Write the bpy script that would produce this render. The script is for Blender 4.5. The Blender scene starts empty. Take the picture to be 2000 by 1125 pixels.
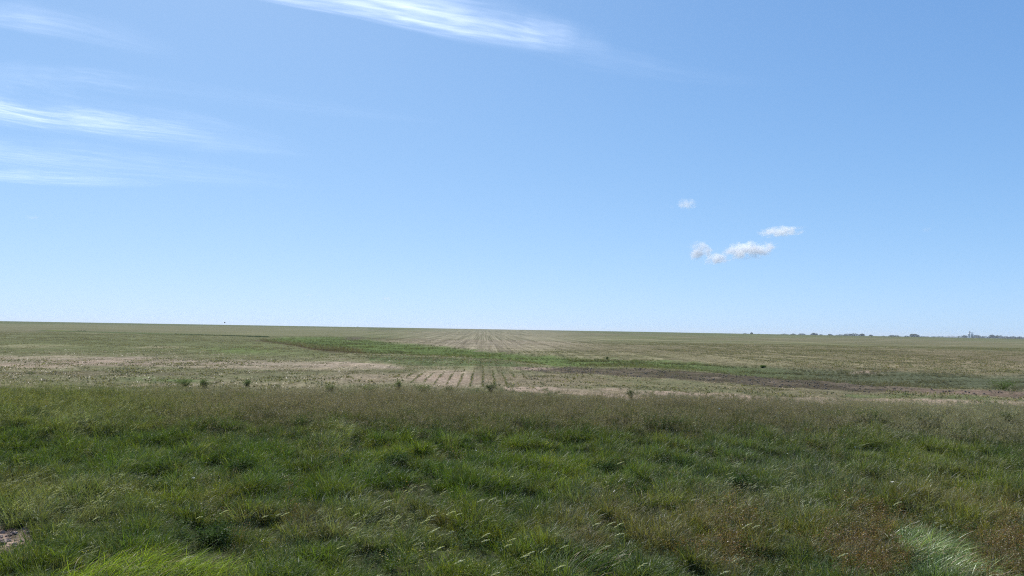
import bpy, math, random
import numpy as np
from mathutils import Vector, Matrix

# ------------------------------------------------------------------ camera
S = bpy.context.scene
R = math.radians
CAM = np.array([0.0, 0.0, 3.5])
YAW, PITCH, ROLL = R(2.1), R(3.19), R(0.955)
FPX = 1455.0                                   # focal length in pixels of the 2000 px wide photograph
_f0 = np.array([math.sin(YAW), math.cos(YAW), 0.0])
_r0 = np.array([math.cos(YAW), -math.sin(YAW), 0.0])
_fw = _f0 * math.cos(PITCH) + np.array([0, 0, 1.0]) * math.sin(PITCH)
_u0 = np.cross(_r0, _fw)
_rt = _r0 * math.cos(ROLL) + _u0 * math.sin(ROLL)
_up = _u0 * math.cos(ROLL) - _r0 * math.sin(ROLL)
cd = bpy.data.cameras.new('camera')
cam = bpy.data.objects.new('camera', cd)
S.collection.objects.link(cam)
cam.matrix_world = Matrix(((_rt[0], _up[0], -_fw[0], CAM[0]), (_rt[1], _up[1], -_fw[1], CAM[1]),
                           (_rt[2], _up[2], -_fw[2], CAM[2]), (0, 0, 0, 1)))
cd.sensor_width = 36.0
cd.lens = 36.0 * FPX / 2000.0
cd.clip_start = 0.1
cd.clip_end = 200000.0
S.camera = cam

# ------------------------------------------------------------------ sky, sun, exposure
SUN_EL, SUN_AZ = 50.0, -24.0                   # degrees; azimuth from +Y, positive to the right
SKY_STRENGTH, SUN_STRENGTH, EXPOSURE = 0.087, 5.0, 0.2
w = bpy.data.worlds.new('World')
S.world = w
w.use_nodes = True
nt = w.node_tree
nt.nodes.clear()
sky = nt.nodes.new('ShaderNodeTexSky')
sky.sky_type = 'NISHITA'
sky.sun_disc = False
sky.sun_elevation = R(SUN_EL)
sky.sun_rotation = R(SUN_AZ)
sky.altitude = 300.0
sky.air_density = 0.5
sky.dust_density = 0.5
sky.ozone_density = 1.0
bg = nt.nodes.new('ShaderNodeBackground')
bg.inputs['Strength'].default_value = SKY_STRENGTH
wo = nt.nodes.new('ShaderNodeOutputWorld')
# a camera's shoulder for the very bright sky: out = k*in / (1 + c*in) for each channel
_sp = nt.nodes.new('ShaderNodeSeparateColor'); _cb = nt.nodes.new('ShaderNodeCombineColor')
nt.links.new(sky.outputs[0], _sp.inputs[0])
for _i, (_k, _c) in enumerate(((2.0, .205), (3.3, .29), (5.1, .36))):
    _m = nt.nodes.new('ShaderNodeMath'); _m.operation = 'MULTIPLY_ADD'; _m.inputs[1].default_value = _c; _m.inputs[2].default_value = 1.0
    _n = nt.nodes.new('ShaderNodeMath'); _n.operation = 'MULTIPLY'; _n.inputs[1].default_value = _k
    _d = nt.nodes.new('ShaderNodeMath'); _d.operation = 'DIVIDE'
    nt.links.new(_sp.outputs[_i], _m.inputs[0]); nt.links.new(_sp.outputs[_i], _n.inputs[0])
    nt.links.new(_n.outputs[0], _d.inputs[0]); nt.links.new(_m.outputs[0], _d.inputs[1]); nt.links.new(_d.outputs[0], _cb.inputs[_i])
nt.links.new(_cb.outputs[0], bg.inputs[0])
nt.links.new(bg.outputs[0], wo.inputs[0])
ld = bpy.data.lights.new('sun', 'SUN')
ld.energy = SUN_STRENGTH
ld.angle = R(0.53)
ld.color = (1.0, 0.955, 0.88)
sun = bpy.data.objects.new('sun', ld)
S.collection.objects.link(sun)
_sd = Vector((math.sin(R(SUN_AZ)) * math.cos(R(SUN_EL)), math.cos(R(SUN_AZ)) * math.cos(R(SUN_EL)), math.sin(R(SUN_EL))))
sun.rotation_euler = _sd.to_track_quat('Z', 'Y').to_euler()
S.view_settings.view_transform = 'Standard'
S.view_settings.look = 'None'
S.view_settings.exposure = EXPOSURE
S.view_settings.gamma = 1.0
S.view_settings.use_curve_mapping = False
S.render.engine = 'CYCLES'
S.cycles.max_bounces = 24
S.cycles.diffuse_bounces = 3
S.cycles.glossy_bounces = 2
S.cycles.transmission_bounces = 4
S.cycles.volume_bounces = 24
S.cycles.transparent_max_bounces = 16
S.cycles.use_denoising = False
S.cycles.pixel_filter_type = 'BLACKMAN_HARRIS'
S.cycles.filter_width = 1.15
S.cycles.use_adaptive_sampling = True
S.cycles.adaptive_threshold = 0.015

# ------------------------------------------------------------------ helpers
rng = np.random.default_rng(7)
random.seed(7)


def ray(px, py):
    v = _fw * FPX + _rt * (px - 1000.0) + _up * (562.5 - py)
    return v / np.linalg.norm(v)


def on_plane(px, py, z=0.0):
    v = ray(px, py)
    t = (z - CAM[2]) / v[2]
    return CAM + v * t


def at_dist(px, py, d):
    """point seen at that pixel at horizontal distance d"""
    v = ray(px, py)
    return CAM + v * (d / math.hypot(v[0], v[1]))


def rise(X, Y):
    """the field swells gently to a crest 900 m off, then falls away"""
    d = np.hypot(X, Y)
    az = np.degrees(np.arctan2(X, Y))
    top = 3.42 - 0.75 * np.clip((az - 12) / 20, 0, 1)
    up = np.clip(d / 900.0, 0, 1) ** 1.7
    return top * up * (1 - np.clip((d - 900) / 600, 0, 1) ** 2 * (3 - 2 * np.clip((d - 900) / 600, 0, 1)))


def project(X, Y, Z=None):
    if Z is None:
        Z = rise(X, Y)
    dx, dy, dz = X - CAM[0], Y - CAM[1], Z - CAM[2]
    zf = np.maximum(dx * _fw[0] + dy * _fw[1] + dz * _fw[2], 0.05)
    xx = dx * _rt[0] + dy * _rt[1] + dz * _rt[2]
    yy = dx * _up[0] + dy * _up[1] + dz * _up[2]
    return 1000.0 + FPX * xx / zf, 562.5 - FPX * yy / zf


def _hash(i, j, s):
    n = (i.astype(np.int64) * 374761393 + j.astype(np.int64) * 668265263 + s * 974634777) & 0x7fffffff
    n = ((n ^ (n >> 13)) * 1274126177) & 0x7fffffff
    return ((n ^ (n >> 16)) & 0xffff) / 65535.0


def vnoise(x, y, s=0):
    xi, yi = np.floor(x), np.floor(y)
    fx, fy = x - xi, y - yi
    fx, fy = fx * fx * (3 - 2 * fx), fy * fy * (3 - 2 * fy)
    a, b = _hash(xi, yi, s), _hash(xi + 1, yi, s)
    c, d = _hash(xi, yi + 1, s), _hash(xi + 1, yi + 1, s)
    return (a * (1 - fx) + b * fx) * (1 - fy) + (c * (1 - fx) + d * fx) * fy


def fbm(x, y, s=0, o=4):
    t, a, n = 0.0, 0.5, 0.0
    for k in range(o):
        t = t + a * vnoise(x * 2 ** k + 17.3 * k, y * 2 ** k - 9.1 * k, s + k)
        n += a
        a *= 0.55
    return t / n


def sstep(a, b, x):
    t = np.clip((x - a) / (b - a), 0, 1)
    return t * t * (3 - 2 * t)


def tag(o, label=None, cat=None, group=None, kind=None):
    if label: o['label'] = label
    if cat: o['category'] = cat
    if group: o['group'] = group
    if kind: o['kind'] = kind
    return o


def empty(name, loc, rz=0.0):
    o = bpy.data.objects.new(name, None)
    o.location = loc
    o.rotation_euler = (0, 0, rz)
    o.empty_display_size = 0.2
    S.collection.objects.link(o)
    return o


def mesh_obj(name, me, parent=None, link=True):
    o = bpy.data.objects.new(name, me)
    if link:
        S.collection.objects.link(o)
    if parent is not None:
        o.parent = parent
    return o


def mesh_from(name, V, F, mats=(), fm=None, along=None, smooth=False):
    me = bpy.data.meshes.new(name)
    me.from_pydata([tuple(v) for v in V], [], F)
    for m in mats:
        me.materials.append(m)
    if fm is not None:
        me.polygons.foreach_set('material_index', np.array(fm, dtype=np.int32))
    if along is not None:
        a = me.attributes.new('along', 'FLOAT', 'POINT')
        a.data.foreach_set('value', np.array(along, dtype=np.float32))
    if smooth:
        me.polygons.foreach_set('use_smooth', np.ones(len(F), dtype=bool))
    me.update()
    return me


# ------------------------------------------------------------------ the lie of the land (metres, camera over x=0 y=0)
def edge_y(X):
    """far edge of the rough verge"""
    return 35.3 - 0.055 * X + 3.6 * (fbm(X * 0.16, X * 0 + 3.1, 5, 5) - 0.5)


def height(X, Y):
    z = np.zeros_like(X, dtype=float)
    z += -0.55 * (1 - sstep(20.0, 30.0, Y)) * sstep(9.0, 12.0, Y)
    z += 1.85 * (1 - sstep(1.5, 6.5, Y)) - 0.55 * sstep(1.5, 6.5, Y) * (1 - sstep(9.0, 12.0, Y))
    near = 1 - sstep(60, 160, np.hypot(X, Y))
    z += (fbm(X * 1.1, Y * 1.1, 12, 2) - 0.5) * 0.34 * (1 - sstep(30, 35, Y)) * sstep(7, 9, Y)
    z += (fbm(X * 0.35, Y * 0.35, 11, 3) - 0.5) * 0.22 * near
    sw = swale(X, Y)
    z += -0.22 * sw + rise(X, Y)
    return z


SW_X = np.array([-400, 505, 560, 640, 700, 760, 850, 930, 1000, 1100, 1250, 1350, 1500, 1700, 1900, 2000, 2600])
SW_T = np.array([655, 664, 658.5, 657, 660, 668, 675, 683, 690, 696, 701, 705, 717, 726, 731, 733, 745])
SW_B = np.array([655, 665, 672, 683, 688, 690, 694, 698, 704, 714.5, 716, 722, 736, 752, 758, 760, 775])


def band(px, py, xs, top, bot, soft=2.0):
    t = np.interp(px, xs, top)
    b = np.interp(px, xs, bot)
    w_ = np.maximum(soft, (b - t) * 0.18)
    m = sstep(-w_ * 0.5, w_ * 0.5, py - t) * sstep(-w_ * 0.5, w_ * 0.5, b - py)
    return m * (px > xs[0]) * (px < xs[-1]) * (b - t > 0.3)


def swale(X, Y):
    px, py = project(X, Y)
    return band(px, py, SW_X[1:], SW_T[1:], SW_B[1:], 3.0) * (Y > 40)


def blob(px, py, cx, cy, rx, ry, p=1.0):
    return np.exp(-(((px - cx) / rx) ** 2 + ((py - cy) / ry) ** 2) ** p)


def mixc(c, col, m):
    m = np.clip(m, 0, 1)[..., None]
    return c * (1 - m) + np.array(col) * m


# base colours (linear reflectance)
SOIL = (0.215, 0.165, 0.125)
PINK = (0.36, 0.275, 0.212)
TAN = (0.36, 0.30, 0.20)
DARKSOIL = (0.070, 0.058, 0.042)
FIELD = (0.152, 0.134, 0.085)
FGREEN = (0.128, 0.142, 0.066)
SWGREEN = (0.10, 0.13, 0.048)


def ground_cover(X, Y):
    """colour of soil with what grows or lies on it, and how much crop stands (0..1)"""
    px, py = project(X, Y)
    hz = 643.5 + 0.01667 * (px - 1000)
    below = py - hz
    n1 = fbm(X * 0.06, Y * 0.06, 21, 5)
    n2 = fbm(X * 0.35, Y * 0.35, 31, 4)
    n3 = fbm(X * 0.012, Y * 0.012, 41, 4)
    # ragged edges: shift the lookup a little
    jag = (n2 - 0.5) * np.clip(below * 0.10, 0.3, 9)
    py2 = py + jag
    px2 = px + (fbm(X * 0.2, Y * 0.2, 51, 3) - 0.5) * 30
    c = np.zeros(X.shape + (3,)) + np.array(FIELD)
    c = mixc(c, FGREEN, sstep(0.40, 0.65, n3) * 0.55)
    c = mixc(c, TAN, sstep(0.55, 0.72, n1) * 0.35)
    crop = np.ones_like(X)
    # far strip just under the skyline, greener and darker
    c = mixc(c, (0.095, 0.112, 0.052), (1 - sstep(2.0, 7.5, below)) * 0.75)
    # central part with bare ground between the rows
    m = blob(px, py, 960, 664, 190, 26, 2.0)
    c = mixc(c, (0.235, 0.20, 0.145), m * 0.85)
    m = blob(px, py, 1500, 690, 420, 24, 1.5)
    c = mixc(c, (0.17, 0.15, 0.085), m * 0.6)
    m = blob(px, py, 1900, 705, 250, 22, 1.5)
    c = mixc(c, (0.19, 0.15, 0.095), m * 0.5)
    # the left side
    c = mixc(c, (0.17, 0.155, 0.095), band(px, py2, [-800, 150, 500, 720], [632, 633, 638, 641], [644, 646, 655, 656], 3) * 0.7)
    c = mixc(c, FGREEN, band(px, py2, [-800, 150, 520, 640], [656, 652, 660, 675], [684, 688, 694, 700], 6) * (0.45 + 0.5 * n1))
    c = mixc(c, (0.11, 0.15, 0.05), blob(px2, py2, 470, 684, 70, 8, 1.5) * 0.6)
    c = mixc(c, TAN, blob(px2, py2, 310, 678, 50, 2.5, 1.5) * 0.5)
    m = band(px, py2, [-800, 0, 250, 520, 700, 790], [694, 694, 697, 704, 708, 716], [716, 716, 715, 722, 722, 722], 5)
    c = mixc(c, (.27, .22, .165), m * (0.5 + 0.4 * sstep(0.35, 0.65, n2)))
    for (cx, cy, rx, ry, k, col) in ((60, 717, 100, 5, 0.6, PINK), (190, 708, 90, 5, 0.55, PINK), (430, 716, 110, 3.0, 0.4, TAN),
                                     (620, 721, 110, 2.0, 0.45, TAN), (280, 753, 70, 2.4, 0.75, PINK), (560, 752, 90, 5, 0.5, TAN),
                                     (700, 712, 60, 3, 0.35, PINK), (40, 756, 120, 3, 0.4, TAN), (60, 676, 80, 3, .3, TAN),
                                     (80, 698, 90, 3, .4, TAN), (380, 745, 90, 7, .25, TAN)):
        m = blob(px2, py2, cx, cy, rx, ry, 1.5)
        c = mixc(c, col, m * k)
        crop = crop * (1 - 0.85 * m * k)
    c = mixc(c, (0.07, 0.055, 0.042), blob(px2, py2, 110, 727.5, 170, 0.9, 1.5) * 0.8)
    c = mixc(c, (0.13, 0.11, 0.075), blob(px2, py2, 200, 731, 330, 3.0, 1.5) * 0.6)
    c = mixc(c, (0.10, 0.085, 0.06), blob(px2, py2, 600, 726, 170, 1.5, 1.5) * 0.6)
    c = mixc(c, (0.085, 0.14, 0.045), blob(px2, py2, 330, 743, 85, 5, 1.5) * 0.6)
    # terrace line on the far left
    line = np.interp(px, [40, 145, 300, 520], [645, 647.5, 652, 658])
    m = np.exp(-((py - line) / 1.1) ** 2) * (px > 60) * (px < 525)
    c = mixc(c, (0.062, 0.085, 0.035), m * 0.75)
    c = mixc(c, (0.15, 0.16, 0.05), blob(px, py, 112, 646, 22, 1.2, 1.5) * 0.7)
    c = mixc(c, (0.22, 0.18, 0.13), blob(px, py, 66, 645, 14, 1.2, 1.5) * 0.7)
    # dense green crop under the waterway
    m = band(px, py2, [720, 800, 900, 1000, 1050], [695, 696, 700, 706, 716], [703, 712, 716, 716, 717], 3)
    c = mixc(c, (0.075, 0.10, 0.043), m * 0.8)
    # bare soil with clear rows
    m = blob(px2, py2, 870, 739, 70, 16, 2.0)
    c = mixc(c, PINK, m * 0.75)
    m = blob(px2, py2, 740, 738, 150, 10, 2.0)
    c = mixc(c, PINK, m * 0.45)
    c = mixc(c, SOIL, blob(px, py2, 1030, 745, 160, 18, 1.5) * 0.5)
    # the grassed waterway
    sw = band(px2, py2, SW_X[1:], SW_T[1:], SW_B[1:], 3.0)
    tint = np.array(SWGREEN) * (0.75 + 0.6 * n2[..., None])
    grey = sstep(1250, 1650, px)[..., None]
    tint = tint * (1 - grey) + np.array((0.095, 0.105, 0.062)) * grey
    c = c * (1 - sw[..., None]) + tint * sw[..., None]
    crop = crop * (1 - sstep(0.1, 0.5, sw))
    c = mixc(c, (0.11, 0.085, 0.07), blob(px2, py2, 690, 660.5, 22, 3.2, 1.5) * 0.85)
    # cut bank below its upper end
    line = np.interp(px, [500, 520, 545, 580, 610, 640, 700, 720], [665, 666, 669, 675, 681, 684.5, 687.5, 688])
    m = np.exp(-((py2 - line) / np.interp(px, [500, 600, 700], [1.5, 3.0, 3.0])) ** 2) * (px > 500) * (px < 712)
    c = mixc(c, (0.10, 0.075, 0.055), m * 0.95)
    c = mixc(c, (0.26, 0.21, 0.14), np.exp(-((py2 - line + 1.0) / 0.9) ** 2) * (px > 585) * (px < 700) * 0.75 * sstep(0.3, 0.6, n2))
    # eroded dark soil
    dx = [1000, 1070, 1150, 1250, 1350, 1500, 1600, 1700, 1800, 2000, 2500]
    m = band(px2, py2, dx, [717, 718, 718, 721, 725, 735, 743, 754, 760, 764, 775], [722, 727, 732, 738, 744, 754, 758, 765, 768, 775, 790], 2.5)
    dk = mixc(np.zeros_like(c) + np.array(DARKSOIL), (0.14, 0.112, 0.085), sstep(0.5, 0.7, n2) * 0.8)
    dk = mixc(dk, (0.20, 0.145, 0.11), sstep(1700, 1850, px) * 0.6)
    c = c * (1 - 0.93 * m[..., None]) + dk * 0.93 * m[..., None]
    crop = crop * (1 - 0.97 * m)
    dark = m
    c = mixc(c, PINK, blob(px2, py2, 1035, 720, 48, 2.6, 1.5) * 0.8)
    # green strip right
    m = band(px, py2, [1650, 1750, 1850, 2500], [766, 769, 772, 790], [772, 780, 788, 800], 3)
    c = mixc(c, (0.085, 0.125, 0.045), m * 0.6)
    # pale bare headland
    m = band(px2, py2, [980, 1040, 1150, 1300, 1500, 1700, 1900, 2500], [756, 757, 760, 764, 772, 776, 785, 795],
             [764, 767, 774, 785, 792, 798, 808, 820], 3)
    c = mixc(c, PINK, m * (0.5 + 0.5 * sstep(0.35, 0.6, n2)))
    crop = crop * (1 - 0.75 * m)
    c = mixc(c, PINK, blob(px2, py2, 1690, 725.5, 34, 1.4, 1.5) * 0.9)
    # the verge itself: dark earth under the grass, one bare patch
    vg = 1 - sstep(-0.4, 0.8, Y - edge_y(X))
    ear = mixc(np.zeros_like(c) + np.array((0.045, 0.052, 0.024)), (0.075, 0.07, 0.04), sstep(0.45, 0.65, n2) * 0.6)
    c = c * (1 - vg[..., None]) + ear * vg[..., None]
    m = bare_patch(X, Y)
    c = mixc(c, (.31, .225, .175), m * (0.3 + 0.7 * sstep(0.35, 0.55, fbm(X * 5, Y * 5, 61, 3))))
    crop = crop * (1 - vg)
    return np.clip(c, 0.01, 0.6), np.clip(crop, 0, 1), sw, dark


def bare_patch(X, Y):
    px, py = project(X, Y, -0.5)
    return sstep(0.35, 0.6, blob(px, py + (fbm(X * 2.5, Y * 2.5, 71, 3) - 0.5) * 30, 5, 1050, 84, 26, 1.5))


# ------------------------------------------------------------------ materials
def new_mat(name):
    m = bpy.data.materials.new(name)
    m.use_nodes = True
    m.node_tree.nodes.clear()
    return m, m.node_tree.nodes, m.node_tree.links


def ground_material():
    m, N, L = new_mat('field_ground')
    out = N.new('ShaderNodeOutputMaterial')
    b = N.new('ShaderNodeBsdfDiffuse')
    at = N.new('ShaderNodeAttribute'); at.attribute_name = 'cover'
    st = N.new('ShaderNodeAttribute'); st.attribute_name = 'rows'
    geo = N.new('ShaderNodeNewGeometry')
    # clods and residue
    n1 = N.new('ShaderNodeTexNoise'); n1.inputs['Scale'].default_value = 6.0; n1.inputs['Detail'].default_value = 5; n1.inputs['Roughness'].default_value = 0.7
    L.new(geo.outputs['Position'], n1.inputs['Vector'])
    r1 = N.new('ShaderNodeMapRange'); r1.inputs[1].default_value = 0.3; r1.inputs[2].default_value = 0.7; r1.inputs[3].default_value = 0.45; r1.inputs[4].default_value = 1.55
    L.new(n1.outputs['Fac'], r1.inputs[0])
    n0 = N.new('ShaderNodeTexNoise'); n0.inputs['Scale'].default_value = 0.9; n0.inputs['Detail'].default_value = 4; n0.inputs['Roughness'].default_value = 0.75
    L.new(geo.outputs['Position'], n0.inputs['Vector'])
    r0 = N.new('ShaderNodeMapRange'); r0.inputs[1].default_value = 0.3; r0.inputs[2].default_value = 0.7; r0.inputs[3].default_value = 0.68; r0.inputs[4].default_value = 1.32
    L.new(n0.outputs['Fac'], r0.inputs[0])
    # streaks that run with the rows (along Y)
    sc = N.new('ShaderNodeVectorMath'); sc.operation = 'MULTIPLY'; sc.inputs[1].default_value = (0.55, 0.006, 0.0)
    L.new(geo.outputs['Position'], sc.inputs[0])
    n2 = N.new('ShaderNodeTexNoise'); n2.inputs['Scale'].default_value = 1.0; n2.inputs['Detail'].default_value = 3; n2.inputs['Roughness'].default_value = 0.8
    L.new(sc.outputs[0], n2.inputs['Vector'])
    r2 = N.new('ShaderNodeMapRange'); r2.inputs[1].default_value = 0.34; r2.inputs[2].default_value = 0.66; r2.inputs[3].default_value = 0.62; r2.inputs[4].default_value = 1.38
    L.new(n2.outputs['Fac'], r2.inputs[0])
    # patches drawn out across the slope at great distance
    sc3 = N.new('ShaderNodeVectorMath'); sc3.operation = 'MULTIPLY'; sc3.inputs[1].default_value = (0.02, 0.05, 0.0)
    L.new(geo.outputs['Position'], sc3.inputs[0])
    n3 = N.new('ShaderNodeTexNoise'); n3.inputs['Scale'].default_value = 1.0; n3.inputs['Detail'].default_value = 6; n3.inputs['Roughness'].default_value = 0.7
    L.new(sc3.outputs[0], n3.inputs['Vector'])
    r3 = N.new('ShaderNodeMapRange'); r3.inputs[1].default_value = 0.3; r3.inputs[2].default_value = 0.7; r3.inputs[3].default_value = 0.8; r3.inputs[4].default_value = 1.2
    L.new(n3.outputs['Fac'], r3.inputs[0])
    # crop rows, 0.76 m apart
    sep = N.new('ShaderNodeSeparateXYZ'); L.new(geo.outputs['Position'], sep.inputs[0])
    mu = N.new('ShaderNodeMath'); mu.operation = 'MULTIPLY'; mu.inputs[1].default_value = 2 * math.pi / 0.76
    L.new(sep.outputs['X'], mu.inputs[0])
    co = N.new('ShaderNodeMath'); co.operation = 'COSINE'; L.new(mu.outputs[0], co.inputs[0])
    rr = N.new('ShaderNodeMapRange'); rr.inputs[1].default_value = 0.1; rr.inputs[2].default_value = 0.9
    L.new(co.outputs[0], rr.inputs[0])
    am = N.new('ShaderNodeMath'); am.operation = 'MULTIPLY'; L.new(rr.outputs[0], am.inputs[0]); L.new(st.outputs['Fac'], am.inputs[1])

    def mul(a, bsock):
        q = N.new('ShaderNodeVectorMath'); q.operation = 'SCALE'
        L.new(a, q.inputs[0]); L.new(bsock, q.inputs['Scale'])
        return q.outputs[0]
    c = mul(at.outputs['Color'], r1.outputs[0])
    c = mul(c, r0.outputs[0])
    stm = N.new('ShaderNodeMix'); stm.data_type = 'FLOAT'
    gate = N.new('ShaderNodeAttribute'); gate.attribute_name = 'streak'
    L.new(gate.outputs['Fac'], stm.inputs[0]); stm.inputs[2].default_value = 1.0; L.new(r2.outputs[0], stm.inputs[3])
    c = mul(c, stm.outputs[0])
    c = mul(c, r3.outputs[0])
    mx = N.new('ShaderNodeMix'); mx.data_type = 'RGBA'
    L.new(am.outputs[0], mx.inputs[0]); L.new(c, mx.inputs[6]); mx.inputs[7].default_value = (0.075, 0.12, 0.035, 1)
    L.new(mx.outputs[2], b.inputs['Color'])
    bp = N.new('ShaderNodeBump'); bp.inputs['Strength'].default_value = 0.7; bp.inputs['Distance'].default_value = 0.09
    L.new(n1.outputs['Fac'], bp.inputs['Height']); L.new(bp.outputs[0], b.inputs['Normal'])
    L.new(b.outputs[0], out.inputs['Surface'])
    return m


def plant_material(name, color=None, instancer=False, translucent=0.4, gloss=0.05, rough=0.38, attr='tint', tip=(1.38, 1.25, 1.1), vary=0.25):
    m, N, L = new_mat(name)
    out = N.new('ShaderNodeOutputMaterial')
    if instancer:
        a = N.new('ShaderNodeAttribute'); a.attribute_type = 'INSTANCER'; a.attribute_name = attr
        col = a.outputs['Color']
    else:
        a = N.new('ShaderNodeRGB'); a.outputs[0].default_value = (*color, 1)
        col = a.outputs[0]
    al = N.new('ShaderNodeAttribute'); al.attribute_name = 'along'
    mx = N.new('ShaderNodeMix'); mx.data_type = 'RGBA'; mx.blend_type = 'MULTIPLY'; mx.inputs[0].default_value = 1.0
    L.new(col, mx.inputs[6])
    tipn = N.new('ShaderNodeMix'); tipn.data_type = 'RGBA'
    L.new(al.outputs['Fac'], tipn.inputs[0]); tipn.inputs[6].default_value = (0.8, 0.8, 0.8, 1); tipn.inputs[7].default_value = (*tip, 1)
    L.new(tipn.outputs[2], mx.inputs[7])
    geo = N.new('ShaderNodeNewGeometry')
    rp = N.new('ShaderNodeMapRange'); rp.inputs[3].default_value = 1 - vary; rp.inputs[4].default_value = 1 + vary
    L.new(geo.outputs['Random Per Island'], rp.inputs[0])
    sc = N.new('ShaderNodeVectorMath'); sc.operation = 'SCALE'
    L.new(mx.outputs[2], sc.inputs[0]); L.new(rp.outputs[0], sc.inputs['Scale'])
    d = N.new('ShaderNodeBsdfDiffuse'); t = N.new('ShaderNodeBsdfTranslucent'); g = N.new('ShaderNodeBsdfGlossy')
    g.inputs['Roughness'].default_value = rough
    g.inputs['Color'].default_value = (0.9, 0.95, 1.0, 1)
    L.new(sc.outputs[0], d.inputs['Color'])
    ty = N.new('ShaderNodeMix'); ty.data_type = 'RGBA'; ty.blend_type = 'MULTIPLY'; ty.inputs[0].default_value = 1.0
    L.new(sc.outputs[0], ty.inputs[6]); ty.inputs[7].default_value = (1.25, 1.3, 0.6, 1)
    L.new(ty.outputs[2], t.inputs['Color'])
    s1 = N.new('ShaderNodeMixShader'); s1.inputs[0].default_value = translucent
    L.new(d.outputs[0], s1.inputs[1]); L.new(t.outputs[0], s1.inputs[2])
    s2 = N.new('ShaderNodeMixShader'); s2.inputs[0].default_value = gloss
    L.new(s1.outputs[0], s2.inputs[1]); L.new(g.outputs[0], s2.inputs[2])
    L.new(s2.outputs[0], out.inputs['Surface'])
    return m


def plain_material(name, color, rough=0.8, scale=3.0, vary=0.25):
    m, N, L = new_mat(name)
    out = N.new('ShaderNodeOutputMaterial')
    b = N.new('ShaderNodeBsdfPrincipled')
    b.inputs['Roughness'].default_value = rough
    tc = N.new('ShaderNodeTexCoord')
    n = N.new('ShaderNodeTexNoise'); n.inputs['Scale'].default_value = scale; n.inputs['Detail'].default_value = 4
    L.new(tc.outputs['Object'], n.inputs['Vector'])
    mx = N.new('ShaderNodeMix'); mx.data_type = 'RGBA'
    L.new(n.outputs['Fac'], mx.inputs[0])
    mx.inputs[6].default_value = (*[c * (1 - vary) for c in color], 1)
    mx.inputs[7].default_value = (*[min(1, c * (1 + vary)) for c in color], 1)
    L.new(mx.outputs[2], b.inputs['Base Color'])
    L.new(b.outputs[0], out.inputs['Surface'])
    return m


M_ground = ground_material()
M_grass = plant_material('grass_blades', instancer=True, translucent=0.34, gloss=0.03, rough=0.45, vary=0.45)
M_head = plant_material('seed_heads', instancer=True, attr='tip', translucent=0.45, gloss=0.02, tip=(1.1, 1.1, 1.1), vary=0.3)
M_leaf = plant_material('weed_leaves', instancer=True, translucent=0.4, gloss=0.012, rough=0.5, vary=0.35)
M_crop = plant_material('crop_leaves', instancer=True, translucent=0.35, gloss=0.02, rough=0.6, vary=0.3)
M_straw = plant_material('dry_straw', color=(0.33, 0.27, 0.18), translucent=0.1, gloss=0.02, vary=0.4)
M_clod = plain_material('soil_clods', (0.13, 0.105, 0.075), 0.95, 8.0, 0.4)


# ------------------------------------------------------------------ ground: one sheet out past the horizon
def build_ground():
    nr = 620
    r = 1.0 * np.exp(np.linspace(0, math.log(14000.0), nr))
    a_mid = np.linspace(-44, 44, 560)
    a = np.concatenate([np.linspace(-180, -47, 45), a_mid, np.linspace(47, 180, 45)[:-1]])
    a = np.radians(a) + YAW
    na = len(a)
    A, RR = np.meshgrid(a, r)
    X, Y = RR * np.sin(A), RR * np.cos(A)
    c, crop, sw, dark = ground_cover(X, Y)
    Z = height(X, Y) + dark * (fbm(X * 1.1, Y * 1.1, 81, 3) - 0.5) * 0.22
    V = np.stack([X, Y, Z], -1).reshape(-1, 3)
    V = np.vstack([V, [[0, 0, float(Z[0].mean())]]])
    i = np.arange(nr - 1)[:, None] * na
    j = np.arange(na)[None, :]
    jn = (j + 1) % na
    Q = np.stack([i + j, i + na + j, i + na + jn, i + jn], -1).reshape(-1, 4)
    cen = len(V) - 1
    T = np.stack([np.full(na, cen), np.arange(na), (np.arange(na) + 1) % na], -1)
    me = bpy.data.meshes.new('ground')
    me.vertices.add(len(V)); me.vertices.foreach_set('co', V.astype(np.float32).ravel())
    loops = np.concatenate([Q.ravel(), T.ravel()])
    me.loops.add(len(loops)); me.loops.foreach_set('vertex_index', loops.astype(np.int32))
    tot = np.concatenate([np.full(len(Q), 4), np.full(len(T), 3)])
    st = np.concatenate([[0], np.cumsum(tot)[:-1]])
    me.polygons.add(len(tot)); me.polygons.foreach_set('loop_start', st.astype(np.int32))
    me.update(calc_edges=True)
    me.polygons.foreach_set('use_smooth', np.ones(len(tot), dtype=bool))
    ca = me.attributes.new('cover', 'FLOAT_COLOR', 'POINT')
    col = np.ones((len(V), 4), dtype=np.float32)
    col[:-1, :3] = c.reshape(-1, 3); col[-1, :3] = (0.07, 0.06, 0.04)
    ca.data.foreach_set('color', col.ravel())
    dist = np.hypot(X, Y)
    px, py = project(X, Y)
    # rows carried on by the ground beyond the last modelled plants
    rows = crop * (0.55 * sstep(205, 235, dist) + 0.0) * (1 - sstep(500, 1200, dist))
    ra = me.attributes.new('rows', 'FLOAT', 'POINT')
    ra.data.foreach_set('value', np.append(rows.ravel(), 0).astype(np.float32))
    stk = crop * sstep(45, 70, dist) * (1 - 0.6 * sstep(1000, 3000, dist)) * (0.25 + 0.75 * sstep(500, 800, px))
    sa = me.attributes.new('streak', 'FLOAT', 'POINT')
    sa.data.foreach_set('value', np.append(stk.ravel(), 0).astype(np.float32))
    me.materials.append(M_ground)
    o = mesh_obj('ground', me)
    tag(o, 'flat farmland with a grassy roadside ditch and young crop rows running to the skyline', None, None, 'structure')


build_ground()


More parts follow.
